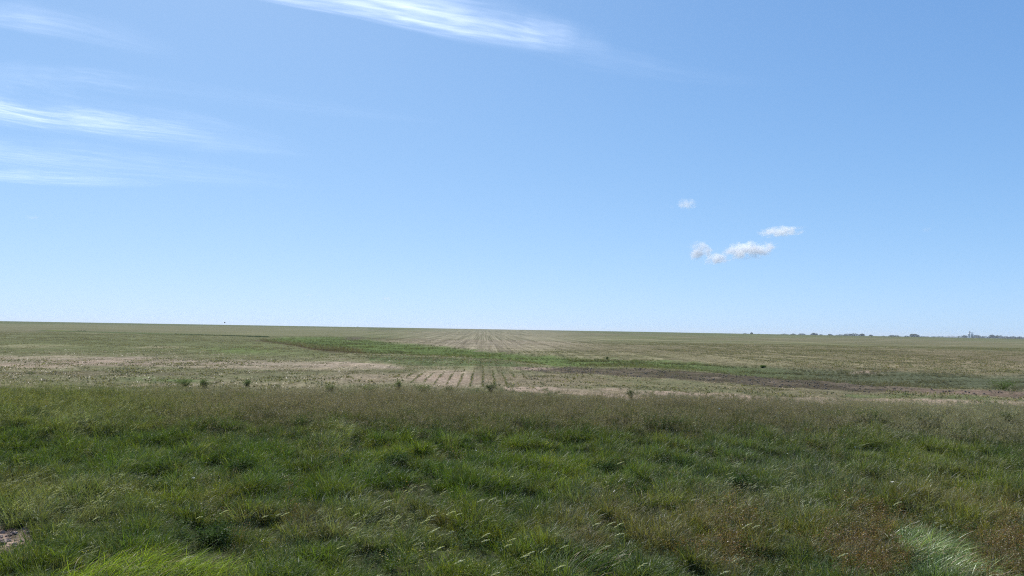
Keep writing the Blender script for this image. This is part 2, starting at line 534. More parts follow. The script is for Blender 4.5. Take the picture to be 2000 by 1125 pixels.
# ------------------------------------------------------------------ plants
def ribbon(V, F, AL, p0, dirs, width, seg_len, side, along0=0.0):
    """a bent strip; dirs is a list of unit vectors for successive segments"""
    n = len(dirs)
    p = np.array(p0, float)
    base = len(V)
    for k in range(n + 1):
        wv = side * (width * 0.5 * (1 - (k / n) ** 1.6))
        if k == n:
            V.append(p.copy()); AL.append(1.0)
        else:
            V.append(p - wv); V.append(p + wv); AL += [along0 + (1 - along0) * k / n] * 2
            p = p + dirs[k] * seg_len
    for k in range(n - 1):
        q = base + 2 * k
        F.append((q, q + 1, q + 3, q + 2))
    q = base + 2 * (n - 1)
    F.append((q, q + 1, q + 2))
    return p


def bend(rg, lean_az, lean0, curl, n, wind, wind_pow=1.5):
    ds = []
    for k in range(n):
        t = k / max(1, n - 1)
        th = lean0 + curl * t
        d = np.array([math.sin(th) * math.cos(lean_az), math.sin(th) * math.sin(lean_az), math.cos(th)])
        d = d + np.array([wind, -0.05 * wind, 0]) * (0.25 + t ** wind_pow)
        d /= np.linalg.norm(d)
        ds.append(d)
    return ds


def grass_tuft(seed, n=22, L=(0.28, 0.55), wid=(0.005, 0.010), rad=0.11, wind=0.5, curl=(0.3, 1.1), seg=4):
    rg = random.Random(seed)
    V, F, AL = [], [], []
    for b in range(n):
        a = rg.uniform(0, 2 * math.pi)
        r = rad * math.sqrt(rg.random())
        l = rg.uniform(*L)
        ds = bend(rg, a + rg.uniform(-0.6, 0.6), rg.uniform(0.05, 0.35), rg.uniform(*curl), seg, wind * rg.uniform(0.6, 1.4))
        sa = rg.uniform(0, math.pi)
        ribbon(V, F, AL, (r * math.cos(a), r * math.sin(a), -0.02), ds, rg.uniform(*wid), l / seg, np.array([math.cos(sa), math.sin(sa), 0]))
    return V, F, AL


def seed_grass(seed, n=7, blades=8, L=(0.5, 0.85), wind=0.4, head=0.16, droop=True, rad=0.12, fluff=10, hw=0.010):
    """flowering grass: a few blades, thin stems, each with a loose head of spikelets"""
    rg = random.Random(seed)
    V, F, AL = grass_tuft(seed + 999, blades, (0.2, 0.42), (0.004, 0.008), rad, wind)
    fm = [0] * len(F)
    for s in range(n):
        a = rg.uniform(0, 2 * math.pi); r = rad * math.sqrt(rg.random())
        l = rg.uniform(*L)
        ds = bend(rg, a, rg.uniform(0.0, 0.18), rg.uniform(0.1, 0.5), 5, wind * rg.uniform(0.6, 1.3), 2.0)
        sa = rg.uniform(0, math.pi)
        nf = len(F)
        p0 = np.array((r * math.cos(a), r * math.sin(a), -0.02))
        top = ribbon(V, F, AL, p0, ds, 0.0035, l / 5, np.array([math.cos(sa), math.sin(sa), 0]))
        fm += [0] * (len(F) - nf)
        d = ds[-1]
        for q in range(fluff):
            t = q / fluff
            c = top - d * (head * (t - 0.15))
            off = np.array([rg.gauss(0, 1), rg.gauss(0, 1), rg.gauss(0, 0.6)]) * 0.018
            ax = d * 0.7 + np.array([rg.uniform(-.5, .9), rg.uniform(-.6, .6), (-0.5 if droop else 0.3) + rg.uniform(-.3, .3)])
            ax /= np.linalg.norm(ax)
            sd = np.cross(ax, np.array([rg.gauss(0, 1), rg.gauss(0, 1), rg.gauss(0, 1)])); sd /= np.linalg.norm(sd) + 1e-9
            ln, wd = rg.uniform(0.02, 0.042), hw * rg.uniform(.7, 1.3)
            b0 = len(V)
            c = c + off
            V += [c, c + ax * ln * 0.5 + sd * wd * 0.5, c + ax * ln, c + ax * ln * 0.5 - sd * wd * 0.5]
            AL += [0.5] * 4
            F.append((b0, b0 + 1, b0 + 2, b0 + 3)); fm.append(1)
    return V, F, AL, fm


def plume_parts(rg, length=0.62, lean=1.0, head=0.2, thick=0.011):
    """one long stem bent over by the wind with a dense bristly pale head; returns stem and head geometry"""
    V, F, AL = [], [], []
    ds = bend(rg, rg.uniform(-0.3, 0.3), 0.1, 0.4 * lean, 7, 0.42 * lean * rg.uniform(.8, 1.2), 1.6)
    p = ribbon(V, F, AL, (0, 0, 0), ds, 0.004, length / 7, np.array([0.3, 0.95, 0.0]))
    HV, HF, HA = [], [], []
    d = ds[-1]
    pos = p.copy()
    for q in range(46):
        t = q / 46
        dd = d + np.array([0.1, 0, -0.9 * t * 0.5]); dd /= np.linalg.norm(dd)
        pos = pos + dd * head / 46
        env = math.sin(math.pi * min(1, t * 0.9 + 0.12)) * thick
        ax = dd * 1.0 + np.array([rg.gauss(0, .5), rg.gauss(0, .5), rg.gauss(0, .5)]) * 0.55
        ax /= np.linalg.norm(ax)
        sd = np.cross(ax, np.array([rg.gauss(0, 1), rg.gauss(0, 1), rg.gauss(0, 1)])); sd /= np.linalg.norm(sd) + 1e-9
        ln, wd = 0.016 + env, 0.004
        c = pos + np.array([rg.gauss(0, 1), rg.gauss(0, 1), rg.gauss(0, 1)]) * env * 0.4
        b0 = len(HV)
        HV += [c, c + ax * ln * .5 + sd * wd, c + ax * ln, c + ax * ln * .5 - sd * wd]
        HA += [0.5] * 4
        HF.append((b0, b0 + 1, b0 + 2, b0 + 3))
    return (V, F, AL), (HV, HF, HA)


def leafy(seed, H=0.45, stems=4, leaves=34, ls=(0.03, 0.06), flowers=0, spread=0.16, wind=0.15, upright=0.5):
    """broad-leaved weed: branching stems set with folded leaves, sometimes small flowers on top"""
    rg = random.Random(seed)
    V, F, AL, fm = [], [], [], []
    tops = []
    for s in range(stems):
        a = rg.uniform(0, 2 * math.pi)
        ds = bend(rg, a, rg.uniform(0.05, 0.4), rg.uniform(-0.1, 0.5), 4, wind)
        h = H * rg.uniform(0.65, 1.1)
        nf = len(F)
        p0 = np.array((math.cos(a), math.sin(a), 0)) * spread * 0.25 * rg.random()
        pts = [p0]
        for d in ds:
            pts.append(pts[-1] + d * h / 4)
        sa = rg.uniform(0, math.pi)
        top = ribbon(V, F, AL, p0, ds, 0.009, h / 4, np.array([math.cos(sa), math.sin(sa), 0]))
        fm += [0] * (len(F) - nf)
        tops.append(top)
        for q in range(leaves // stems):
            t = rg.uniform(0.08, 1.0) * 3.999
            k = int(t); c = pts[k] * (1 - (t - k)) + pts[k + 1] * (t - k)
            la = rg.uniform(0, 2 * math.pi); el = rg.uniform(-0.3, 1.0) * upright
            ax = np.array([math.cos(la) * math.cos(el), math.sin(la) * math.cos(el), math.sin(el)])
            sd = np.array([-math.sin(la), math.cos(la), rg.uniform(-.5, .5)])
            ln = rg.uniform(*ls) * (1.25 - 0.5 * t / 4); wd = ln * rg.uniform(0.28, 0.42)
            c = c + ax * rg.uniform(0.0, spread * 0.45)
            b0 = len(V)
            dr = np.array([0, 0, -ln * 0.18])
            V += [c, c + ax * ln * .5 + sd * wd + dr * 0, c + ax * ln + dr * 2, c + ax * ln * .5 - sd * wd]
            AL += [0.3, 0.6, 1.0, 0.6]
            F.append((b0, b0 + 1, b0 + 2)); F.append((b0, b0 + 2, b0 + 3)); fm += [0, 0]
    for q in range(flowers):
        c = tops[q % len(tops)] + np.array([rg.gauss(0, 1), rg.gauss(0, 1), rg.uniform(-1.5, .8)]) * 0.035
        b0 = len(V)
        u = np.array([rg.gauss(0, 1), rg.gauss(0, 1), rg.gauss(0, .5)]); u /= np.linalg.norm(u)
        v = np.cross(u, np.array([rg.gauss(0, 1), rg.gauss(0, 1), 1.0])); v /= np.linalg.norm(v)
        s_ = rg.uniform(0.006, 0.011)
        V += [c - u * s_, c + v * s_, c + u * s_, c - v * s_]; AL += [.5] * 4
        F.append((b0, b0 + 1, b0 + 2, b0 + 3)); fm.append(1)
    return V, F, AL, fm


def source(name, makers, mats):
    """a collection of prototype meshes, kept out of the scene"""
    col = bpy.data.collections.new(name)
    for i, mk in enumerate(makers):
        g = mk
        V, F, AL = g[0], g[1], g[2]
        fm = g[3] if len(g) > 3 else None
        me = mesh_from('%s_%02d' % (name, i), V, F, mats, fm, AL)
        o = mesh_obj('%s_%02d' % (name, i), me, link=False)
        col.objects.link(o)
    return col


def scatter(name, label, cat, col, nvar, P, rot, scl, tint=None, tip=None, idx=None):
    """one object of uncountable plants: points with size, turn and colour; geometry nodes put a plant on each"""
    n = len(P)
    me = bpy.data.meshes.new(name)
    me.vertices.add(n)
    me.vertices.foreach_set('co', np.asarray(P, dtype=np.float32).ravel())

    def fa(nm, typ, key, arr):
        a = me.attributes.new(nm, typ, 'POINT')
        a.data.foreach_set(key, np.ascontiguousarray(arr).ravel())
    fa('turn', 'FLOAT_VECTOR', 'vector', np.asarray(rot, dtype=np.float32))
    if np.ndim(scl) == 1:
        scl = np.stack([scl, scl, scl], -1)
    fa('size', 'FLOAT_VECTOR', 'vector', np.asarray(scl, dtype=np.float32))
    fa('pick', 'INT', 'value', (rng.integers(0, nvar, n) if idx is None else idx).astype(np.int32))
    for nm, arr in (('tint', tint), ('tip', tip)):
        if arr is not None:
            fa(nm, 'FLOAT_COLOR', 'color', np.concatenate([arr, np.ones((n, 1))], 1).astype(np.float32))
    me.update()
    o = mesh_obj(name, me)
    tag(o, label, cat, None, 'stuff')
    ng = bpy.data.node_groups.new(name + '_nodes', 'GeometryNodeTree')
    ng.interface.new_socket('Geometry', in_out='INPUT', socket_type='NodeSocketGeometry')
    ng.interface.new_socket('Geometry', in_out='OUTPUT', socket_type='NodeSocketGeometry')
    N, L = ng.nodes, ng.links
    gi, go = N.new('NodeGroupInput'), N.new('NodeGroupOutput')
    ci = N.new('GeometryNodeCollectionInfo'); ci.inputs['Collection'].default_value = col
    ci.inputs['Separate Children'].default_value = True; ci.inputs['Reset Children'].default_value = True
    ip = N.new('GeometryNodeInstanceOnPoints'); ip.inputs['Pick Instance'].default_value = True

    def na(nm, typ):
        q = N.new('GeometryNodeInputNamedAttribute'); q.data_type = typ; q.inputs['Name'].default_value = nm
        return q.outputs['Attribute']
    er = N.new('FunctionNodeEulerToRotation')
    L.new(na('turn', 'FLOAT_VECTOR'), er.inputs[0])
    L.new(gi.outputs[0], ip.inputs['Points']); L.new(ci.outputs[0], ip.inputs['Instance'])
    L.new(na('pick', 'INT'), ip.inputs['Instance Index']); L.new(er.outputs[0], ip.inputs['Rotation'])
    L.new(na('size', 'FLOAT_VECTOR'), ip.inputs['Scale']); L.new(ip.outputs[0], go.inputs[0])
    md = o.modifiers.new('plants', 'NODES'); md.node_group = ng
    return o


def wedge(y0, y1, dens, margin=3.0, slope=0.78):
    """random points over the part of the land in view (and a few paces either side)"""
    ys = np.linspace(y0, y1, 400)
    wd = 2 * (slope * ys + margin)
    dn = np.interp(ys, *dens) if isinstance(dens, tuple) else np.full_like(ys, dens)
    cdf = np.cumsum(wd * dn); tot = cdf[-1] * (y1 - y0) / 400
    n = int(tot)
    Y = np.interp(rng.random(n) * cdf[-1], cdf, ys)
    X = (rng.random(n) * 2 - 1) * (slope * Y + margin) + Y * math.tan(YAW)
    return X, Y


def rots(n, spread=0.7, tilt=0.12):
    return np.stack([rng.normal(0, tilt, n), rng.normal(0, tilt, n), rng.uniform(-spread, spread, n)], -1)


# ---- what the verge looks like from place to place
LUSH = np.array((0.070, 0.112, 0.016))
YELG = np.array((0.145, 0.185, 0.022))
BLUEG = np.array((0.075, 0.115, 0.05))
OLIVE = np.array((0.15, 0.135, 0.045))
SILV = np.array((0.22, 0.24, 0.13))
BROWN = np.array((0.145, 0.122, 0.072))
RUST = np.array((0.155, 0.10, 0.052))
MUTED = np.array((0.10, 0.115, 0.05))
# cx, cy, rx, ry (where it shows in the photograph, turned into places on the ground), colour, strength
PATCH = [(60, 800, 330, 22, YELG, .55), (450, 795, 160, 26, YELG, .3), (1100, 800, 1000, 24, BROWN, .35), (1500, 805, 500, 30, MUTED, .5),
         (1900, 815, 180, 40, SILV * .7, .45), (150, 838, 90, 16, SILV, .5), (60, 860, 90, 18, LUSH, .6), (250, 895, 300, 28, LUSH, .8),
         (110, 965, 150, 38, SILV, .45), (30, 940, 60, 25, OLIVE, .4), (300, 1000, 160, 25, MUTED, .4), (340, 950, 80, 20, YELG, .35),
         (420, 955, 60, 25, OLIVE, .5), (560, 900, 160, 40, LUSH, .7), (590, 825, 45, 20, BLUEG, .6), (660, 860, 40, 14, SILV, .3),
         (740, 883, 70, 13, YELG * 1.15, .65), (620, 890, 40, 14, MUTED, .5), (900, 900, 120, 30, LUSH, .55), (850, 870, 100, 12, LUSH, .4),
         (1110, 905, 50, 18, YELG, .7), (1030, 890, 70, 25, YELG, .4), (1250, 890, 130, 28, LUSH, .6), (1300, 870, 70, 12, YELG, .35),
         (1450, 900, 160, 45, BLUEG, .75), (1550, 930, 110, 40, BLUEG, .6), (1180, 960, 90, 18, BLUEG, .5), (1330, 1000, 210, 45, OLIVE, .75),
         (1120, 1030, 90, 40, BROWN, .6), (1280, 1045, 90, 30, BROWN, .45), (1420, 1040, 60, 50, RUST * .8, .45), (850, 1000, 90, 20, OLIVE, .5),
         (700, 1020, 110, 28, SILV * .9, .5), (540, 985, 60, 12, OLIVE, .5), (620, 1000, 70, 20, BROWN, .4), (760, 990, 40, 22, BROWN, .45),
         (900, 985, 70, 14, YELG, .3), (1480, 970, 90, 30, SILV * .7, .4), (1770, 900, 70, 14, YELG, .55), (1900, 920, 60, 18, YELG, .4),
         (1700, 930, 250, 50, MUTED, .5), (1850, 960, 120, 40, OLIVE, .55), (1950, 990, 90, 40, OLIVE * 1.15, .7), (1690, 1040, 70, 50, RUST, .85),
         (1965, 1060, 70, 60, RUST * 1.05, .6), (1550, 1030, 120, 40, OLIVE, .6), (1600, 1080, 80, 40, BLUEG, .4), (1820, 1070, 90, 60, BLUEG * 1.3, .7),
         (100, 1100, 200, 40, LUSH * .9, .8), (350, 1115, 200, 45, YELG * 1.2, .7), (560, 1090, 140, 40, LUSH, .7), (900, 1095, 120, 45, YELG, .45),
         (760, 1100, 120, 30, LUSH, .6), (1130, 1100, 150, 30, BLUEG, .5), (1000, 1060, 60, 25, YELG, .4), (460, 1040, 60, 20, LUSH * .7, .6)]


def verge_tint(X, Y):
    px, py = project(X, Y, -0.2)
    px = px + (fbm(X * 0.9, Y * 0.9, 91, 3) - .5) * 110
    py = py + (fbm(X * 0.9, Y * 0.9, 92, 3) - .5) * 34
    n = fbm(X * .45, Y * .45, 93, 4)
    c = LUSH[None, :] * np.ones((len(X), 1))
    c = mixc(c, MUTED, sstep(.5, .68, n) * .8)
    c = mixc(c, YELG, sstep(.56, .72, fbm(X * .7, Y * .7, 94, 3)) * .6)
    c = mixc(c, MUTED * 1.05, sstep(24, 30, Y) * .55)
    for cx, cy, rx, ry, col, k in PATCH:
        c = mixc(c, col, blob(px, py, cx, cy, rx, ry) * k * 1.15)
    n = fbm(X * 2.6, Y * 2.6, 95, 3)
    c = mixc(c, YELG * 1.1, sstep(.58, .72, n) * .45)
    c = mixc(c, SILV, sstep(.60, .72, fbm(X * 3.1, Y * 3.1, 96, 3)) * .35)
    v = rng.normal(1.12, .34, (len(X), 1)) + rng.normal(0, .08, (len(X), 3))
    return np.clip(c * np.clip(v, .45, 1.8), .008, .5)


def weight_of(X, Y, cols):
    px, py = project(X, Y, -0.2)
    px = px + (fbm(X * 0.9, Y * 0.9, 91, 3) - .5) * 110
    py = py + (fbm(X * 0.9, Y * 0.9, 92, 3) - .5) * 34
    w_ = np.zeros_like(X)
    for cx, cy, rx, ry, col, k in PATCH:
        if any(np.allclose(col / col.sum(), q / q.sum(), atol=.01) for q in cols):
            w_ = np.maximum(w_, blob(px, py, cx, cy, rx, ry) * k)
    return w_


SPROUTS = source('grass_tuft', [grass_tuft(100 + i, 30, ((0.16, 0.38), (0.14, 0.30), (0.22, 0.48))[i % 3], (0.006, 0.013), (0.11, 0.09, 0.10)[i % 3],
                                           0.3 + 0.06 * (i % 5), (0.4, 1.7)) for i in range(14)], [M_grass])
BROMES = source('flowering_grass', [seed_grass(300 + i, 7, 7, (0.5, 0.85), 0.28 + .05 * (i % 3)) for i in range(10)], [M_grass, M_head])
WEEDS = source('leafy_weed', [leafy(500 + i, 0.42, 4, 40, (0.03, 0.06), 0) for i in range(8)], [M_leaf, M_head])
BLOOMS = source('flowering_weed', [leafy(600 + i, 0.5, 5, 36, (0.02, 0.045), 40) for i in range(6)], [M_leaf, M_head])


def silver_tuft(seed):
    rg = random.Random(seed)
    V, F, AL = grass_tuft(seed, 10, (0.3, 0.5), (0.004, 0.008), .1, .7)
    fm = [0] * len(F)
    for q in range(5):
        (v, f, a), (hv, hf, ha) = plume_parts(rg, rg.uniform(.42, .6), rg.uniform(.9, 1.4), rg.uniform(.06, .11), .006)
        off = np.array([rg.uniform(-.1, .1), rg.uniform(-.1, .1), 0])
        for (vv, ff, aa, mi) in ((v, f, a, 0), (hv[::1], hf, ha, 1)):
            b0 = len(V)
            V += [p + off for p in vv]; AL += aa
            F += [tuple(b0 + i for i in fc) for fc in ff]; fm += [mi] * len(ff)
    return V, F, AL, fm


SILVERS = source('silvery_grass', [silver_tuft(700 + i) for i in range(6)], [M_grass, M_head])


def seedling(rg, V, F, AL, o, s=1.0):
    for q in range(rg.randint(5, 7)):
        la = rg.uniform(0, 2 * math.pi); el = rg.uniform(0.2, 1.2)
        ax = np.array([math.cos(la) * math.cos(el), math.sin(la) * math.cos(el), math.sin(el)])
        sd = np.array([-math.sin(la), math.cos(la), 0])
        ln, wd = rg.uniform(.08, .15) * s, rg.uniform(.014, .028) * s
        c = np.array(o, float); b0 = len(V)
        V += [c - sd * wd * .4, c + sd * wd * .4, c + ax * ln * .6 + sd * wd, c + ax * ln * .6 - sd * wd, c + ax * ln + np.array([math.cos(la), math.sin(la), -.3]) * ln * .4]
        AL += [.2, .2, .6, .6, 1]
        F += [(b0, b0 + 1, b0 + 2, b0 + 3), (b0 + 3, b0 + 2, b0 + 4)]


def row_piece(seed, length=3.0, step=0.2):
    rg = random.Random(seed)
    V, F, AL = [], [], []
    y = 0
    while y < length:
        if rg.random() < .88:
            seedling(rg, V, F, AL, (rg.gauss(0, .02), y, 0), rg.uniform(.7, 1.25))
        y += step * rg.uniform(.7, 1.3)
    return V, F, AL


def crop_patch(seed):
    rg = random.Random(seed)
    V, F, AL = [], [], []
    for q in range(14):
        seedling(rg, V, F, AL, (rg.uniform(-.8, .8), rg.uniform(-.8, .8), 0), rg.uniform(.6, 1.25))
    return V, F, AL


CROPS = source('crop_patch', [crop_patch(850 + i) for i in range(8)], [M_crop])
ROWS = source('crop_row', [row_piece(800 + i) for i in range(10)], [M_crop])


def straw_piece(seed):
    rg = random.Random(seed)
    V, F, AL = [], [], []
    for q in range(26):
        c = np.array([rg.uniform(-.4, .4), rg.uniform(-.4, .4), rg.uniform(.004, .05)])
        a = rg.uniform(0, math.pi); e = rg.uniform(-.1, .45)
        ax = np.array([math.cos(a) * math.cos(e), math.sin(a) * math.cos(e), math.sin(e)]); sd = np.array([-math.sin(a), math.cos(a), 0])
        l, w_ = rg.uniform(.05, .18), rg.uniform(.003, .009)
        b0 = len(V)
        V += [c - sd * w_, c + sd * w_, c + ax * l + sd * w_, c + ax * l - sd * w_]; AL += [.5] * 4
        F.append((b0, b0 + 1, b0 + 2, b0 + 3))
    return V, F, AL


STRAW = source('crop_residue', [straw_piece(900 + i) for i in range(6)], [M_straw])


def clod(seed):
    rg = random.Random(seed)
    import bmesh
    bm = bmesh.new(); bmesh.ops.create_icosphere(bm, subdivisions=2, radius=.5)
    for v in bm.verts:
        v.co *= rg.uniform(.65, 1.15); v.co.z *= .6
    V = [np.array(v.co) for v in bm.verts]; F = [tuple(x.index for x in f.verts) for f in bm.faces]
    bm.free()
    return V, F, [.5] * len(V)


CLODS = source('clod', [clod(950 + i) for i in range(5)], [M_clod])
M_clod2 = plain_material('pink_clods', (0.33, 0.25, 0.20), 0.95, 8.0, 0.3)
CLODS2 = source('pale_clod', [clod(970 + i) for i in range(5)], [M_clod2])


# pixel of the foot, width and height in metres
BUSH = [
    (363, 757, .95, .42, 'wider of two dark leafy weeds side by side at the field edge on the left', 'green', -.0),
    (399, 757, .55, .40, 'narrower of two dark leafy weeds side by side at the field edge on the left', 'green', 0),
    (482, 756, .40, .30, 'small leafy weed alone at the field edge, just right of the dark pair', 'green', 0),
    (645, 767, .6, .32, 'low green weed at the field edge left of the bare striped soil', 'green', 0),
    (720, 769, .7, .38, 'bushy green weed at the field edge below the pale soil', 'green', 0),
    (778, 763, .4, .50, 'tall grey-green weed poking up at the left end of the bare striped soil', 'green', 0),
    (826, 769, 1.2, .38, 'broad spreading green weed at the foot of the bare striped soil', 'green', 0),
    (876, 773, .55, .45, 'round dark weed at the foot of the bare striped soil', 'dark', 0),
    (958, 770, .62, .48, 'dark leaning weed at the foot of the clear green crop rows', 'dark', 0),
    (1233, 779, .42, .42, 'small round weed alone in front of the pale bare headland', 'dark', 0),
    (1300, 862, 1.3, .62, 'large dark weed clump casting a black shadow under the brown grass belt', 'dark', -.3),
    (1625, 846, .9, .5, 'leafy green weed at the left end of the row of weeds on the right', 'green', -.3),
    (1694, 850, 1.35, .6, 'largest leafy green weed in the row on the right side of the verge', 'green', -.3),
    (1802, 853, .85, .5, 'dark green weed at the right end of the row of weeds', 'dark', -.3),
    (1966, 846, .75, .6, 'dark weed among pale grass near the right border of the verge', 'dark', -.2),
    (1187, 935, .7, .5, 'dark weed hollow in the lush grass right of the yellow-green patch', 'dark', -.5),
    (770, 925, .8, .45, 'dark weed below the drift of yellow flowers', 'dark', -.5),
    (680, 925, .6, .4, 'low dark weed left of the one below the yellow flowers', 'dark', -.5),
    (470, 935, .9, .5, 'dark bushy weed amid lush grass on the left half of the verge', 'dark', -.5),
    (590, 850, .85, .5, 'rounded pale green weed at the foot of the brown grass belt', 'green', -.3),
    (1450, 965, .8, .5, 'dark straggly weed in the blue-green grass', 'dark', -.5),
    (415, 1072, .7, .45, 'dark weed just above the bright yellow-green tussock', 'dark', -.5),
    (1250, 975, .5, .35, 'small dark weed at the top of the olive brown grass', 'dark', -.5),
]
TUSSOCKS = [(250, 1122, 1.0, .7), (400, 1128, .8, .6), (1835, 1105, .5, 1.0), (1775, 1060, .32, .6), (1160, 1120, .65, .4)]
TUSSOCK_SPOTS = [(*on_plane(a, b, -.5)[:2], c, d) for a, b, c, d in TUSSOCKS]


def build_verge():
    # the sward
    X, Y = wedge(3.0, 38.0, ([3, 9, 12, 20, 30, 38], [40, 112, 112, 76, 55, 50]))
    keep = (Y < edge_y(X) + rng.normal(0, .35, len(X))) & (rng.random(len(X)) > bare_patch(X, Y) * .98)
    hn = fbm(X * .9, Y * .9, 101, 3)
    lump = sstep(.36, .62, fbm(X * 1.5, Y * 1.5, 102, 3))
    keep &= rng.random(len(X)) < (.75 + .5 * sstep(.3, .5, hn)) * (.62 + .5 * lump)
    X, Y, hn, lump = X[keep], Y[keep], hn[keep], lump[keep]
    s = (.31 + .40 * sstep(.3, .68, hn) + .95 * lump) * rng.normal(1, .16, len(X)) * (1 - .22 * sstep(22, 30, Y)) * 1.05
    tus = np.zeros_like(X)
    for tx, ty, rx, ry in TUSSOCK_SPOTS:
        tus = np.maximum(tus, sstep(1.25, .9, ((X - tx) / rx) ** 2 + ((Y - ty) / ry) ** 2))
    s = s * (1 - .65 * tus)
    for bpx, bpy_, bw, bh, _l, _m, bz in BUSH:
        if bpy_ > 800:
            q = on_plane(bpx, bpy_, bz - .1)
            s = s * (1 - .55 * np.exp(-(((X - q[0]) / (bw * .8)) ** 2 + ((Y - q[1] + .35) / .7) ** 2) ** 2))
    s = np.clip(s, .25, 1.65) * (.8 + .2 * sstep(12, 18, Y))
    Z = height(X, Y)
    tn = verge_tint(X, Y)
    scatter('verge_grass', 'thick wind-blown green grass covering the roadside ditch', 'grass', SPROUTS, 14,
            np.stack([X, Y, Z], -1), rots(len(X)), s, tn)
    # flowering grasses: the brown belt on the far side, patches nearer
    X, Y = wedge(8.0, 38.0, ([8, 20, 24, 28, 38], [9, 9, 16, 40, 40]))
    wb = weight_of(X, Y, (BROWN, OLIVE, RUST, MUTED))
    px, py = project(X, Y)
    belt = sstep(23.5, 27.5, Y + 2.5 * (fbm(X * .3, Y * .3, 111, 3) - .5)) * (.35 + .65 * sstep(150, 600, px))
    keep = (Y < edge_y(X) + rng.normal(.1, .3, len(X))) & (rng.random(len(X)) < np.maximum(belt, wb * 1.1 + .05)) & (bare_patch(X, Y) < .3)
    X, Y, belt = X[keep], Y[keep], belt[keep]
    n = len(X)
    s = np.clip(rng.normal(.78, .14, n) + .35 * (fbm(X * .5, Y * .5, 112, 3) - .5), .4, 1.3)
    px, py = project(X, Y)
    tint = mixc(np.tile(MUTED * 1.0, (n, 1)), BROWN, belt * .6) * rng.normal(1, .2, (n, 1)).clip(.5, 1.6)
    tip = np.tile(np.array((.215, .178, .135)), (n, 1))
    tip = mixc(tip, (.22, .23, .08), (1 - sstep(100, 500, px)) * .8)
    tip = mixc(tip, (.33, .30, .22), sstep(1450, 1900, px) * .7)
    tip = tip * rng.normal(1, .25, (n, 1)).clip(.4, 1.8)
    scatter('seeding_grass', 'brownish seeding grass standing in a belt along the far side of the verge', 'grass', BROMES, 10,
            np.stack([X, Y, height(X, Y)], -1), rots(n, 1.2, .1), s, np.clip(tint, .01, .5), np.clip(tip, .02, .6))
    # broad-leaved weeds among the grass
    X, Y = wedge(8.0, 36.0, 16.0)
    nn = fbm(X * .55, Y * .55, 121, 3)
    keep = (Y < edge_y(X)) & (rng.random(len(X)) < .18 + .8 * sstep(.42, .6, nn)) & (bare_patch(X, Y) < .3)
    X, Y = X[keep], Y[keep]; n = len(X)
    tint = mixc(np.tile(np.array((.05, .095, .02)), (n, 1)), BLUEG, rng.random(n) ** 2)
    tint = mixc(tint, (.03, .055, .015), sstep(.5, .62, fbm(X * .9, Y * .9, 191, 3)) * .8)  # darker tint in patches, painting shaded hollows into the weed colour
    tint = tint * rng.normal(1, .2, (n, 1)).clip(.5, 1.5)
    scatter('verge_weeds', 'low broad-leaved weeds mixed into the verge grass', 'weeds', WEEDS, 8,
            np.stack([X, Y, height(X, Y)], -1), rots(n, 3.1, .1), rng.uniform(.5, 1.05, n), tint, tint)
    # yellow-flowering ones in drifts
    X, Y = wedge(8.0, 34.0, 9.0)
    wy = weight_of(X, Y, (YELG,))
    keep = (Y < edge_y(X)) & (rng.random(len(X)) < wy * .85 + .02) & (bare_patch(X, Y) < .3)
    px, py = project(X, Y)
    keep &= ~((py > 1055) & (px < 520))
    X, Y = X[keep], Y[keep]; n = len(X)
    tint = np.tile(YELG * .8, (n, 1)) * rng.normal(1, .2, (n, 1)).clip(.5, 1.5)
    tip = np.tile(np.array((.30, .27, .035)), (n, 1)) * rng.normal(1, .2, (n, 1)).clip(.5, 1.5)
    scatter('yellow_weeds', 'small yellow-flowering weeds in drifts through the verge', 'weeds', BLOOMS, 6,
            np.stack([X, Y, height(X, Y)], -1), rots(n, 3.1, .1), rng.uniform(.6, 1.1, n), tint, tip)
    # rusty seeding weeds
    X, Y = wedge(8.0, 34.0, 34.0)
    wy = weight_of(X, Y, (RUST,))
    keep = (rng.random(len(X)) < wy * 1.1 + .004) & (Y < edge_y(X)) & (bare_patch(X, Y) < .3)
    X, Y = X[keep], Y[keep]; n = len(X)
    tint = mixc(np.tile(RUST * .8, (n, 1)), OLIVE, rng.random(n) * .7) * rng.normal(1, .2, (n, 1)).clip(.5, 1.5)
    tip = np.tile(np.array((.23, .135, .065)), (n, 1)) * rng.normal(1, .25, (n, 1)).clip(.5, 1.5)
    scatter('rusty_weeds', 'reddish brown seeding weeds at the lower right of the verge', 'weeds', BLOOMS, 6,
            np.stack([X, Y, height(X, Y)], -1), rots(n, 3.1, .1), rng.uniform(.75, 1.25, n), tint, tip)
    # silvery heads that lie over in the wind
    X, Y = wedge(8.0, 36.0, 14.0)
    wy = weight_of(X, Y, (SILV,))
    keep = (rng.random(len(X)) < wy * 1.3 + .012) & (Y < edge_y(X)) & (bare_patch(X, Y) < .3)
    X, Y = X[keep], Y[keep]; n = len(X)
    tint = np.tile(SILV * .8, (n, 1)) * rng.normal(1, .2, (n, 1)).clip(.5, 1.5)
    tip = np.tile(np.array((.40, .40, .30)), (n, 1)) * rng.normal(1, .2, (n, 1)).clip(.5, 1.4)
    scatter('silvery_grass', 'silvery feather-headed grass blown flat in patches of the verge', 'grass', SILVERS, 6,
            np.stack([X, Y, height(X, Y)], -1), rots(n, .5, .1), rng.uniform(.7, 1.15, n), tint, tip)


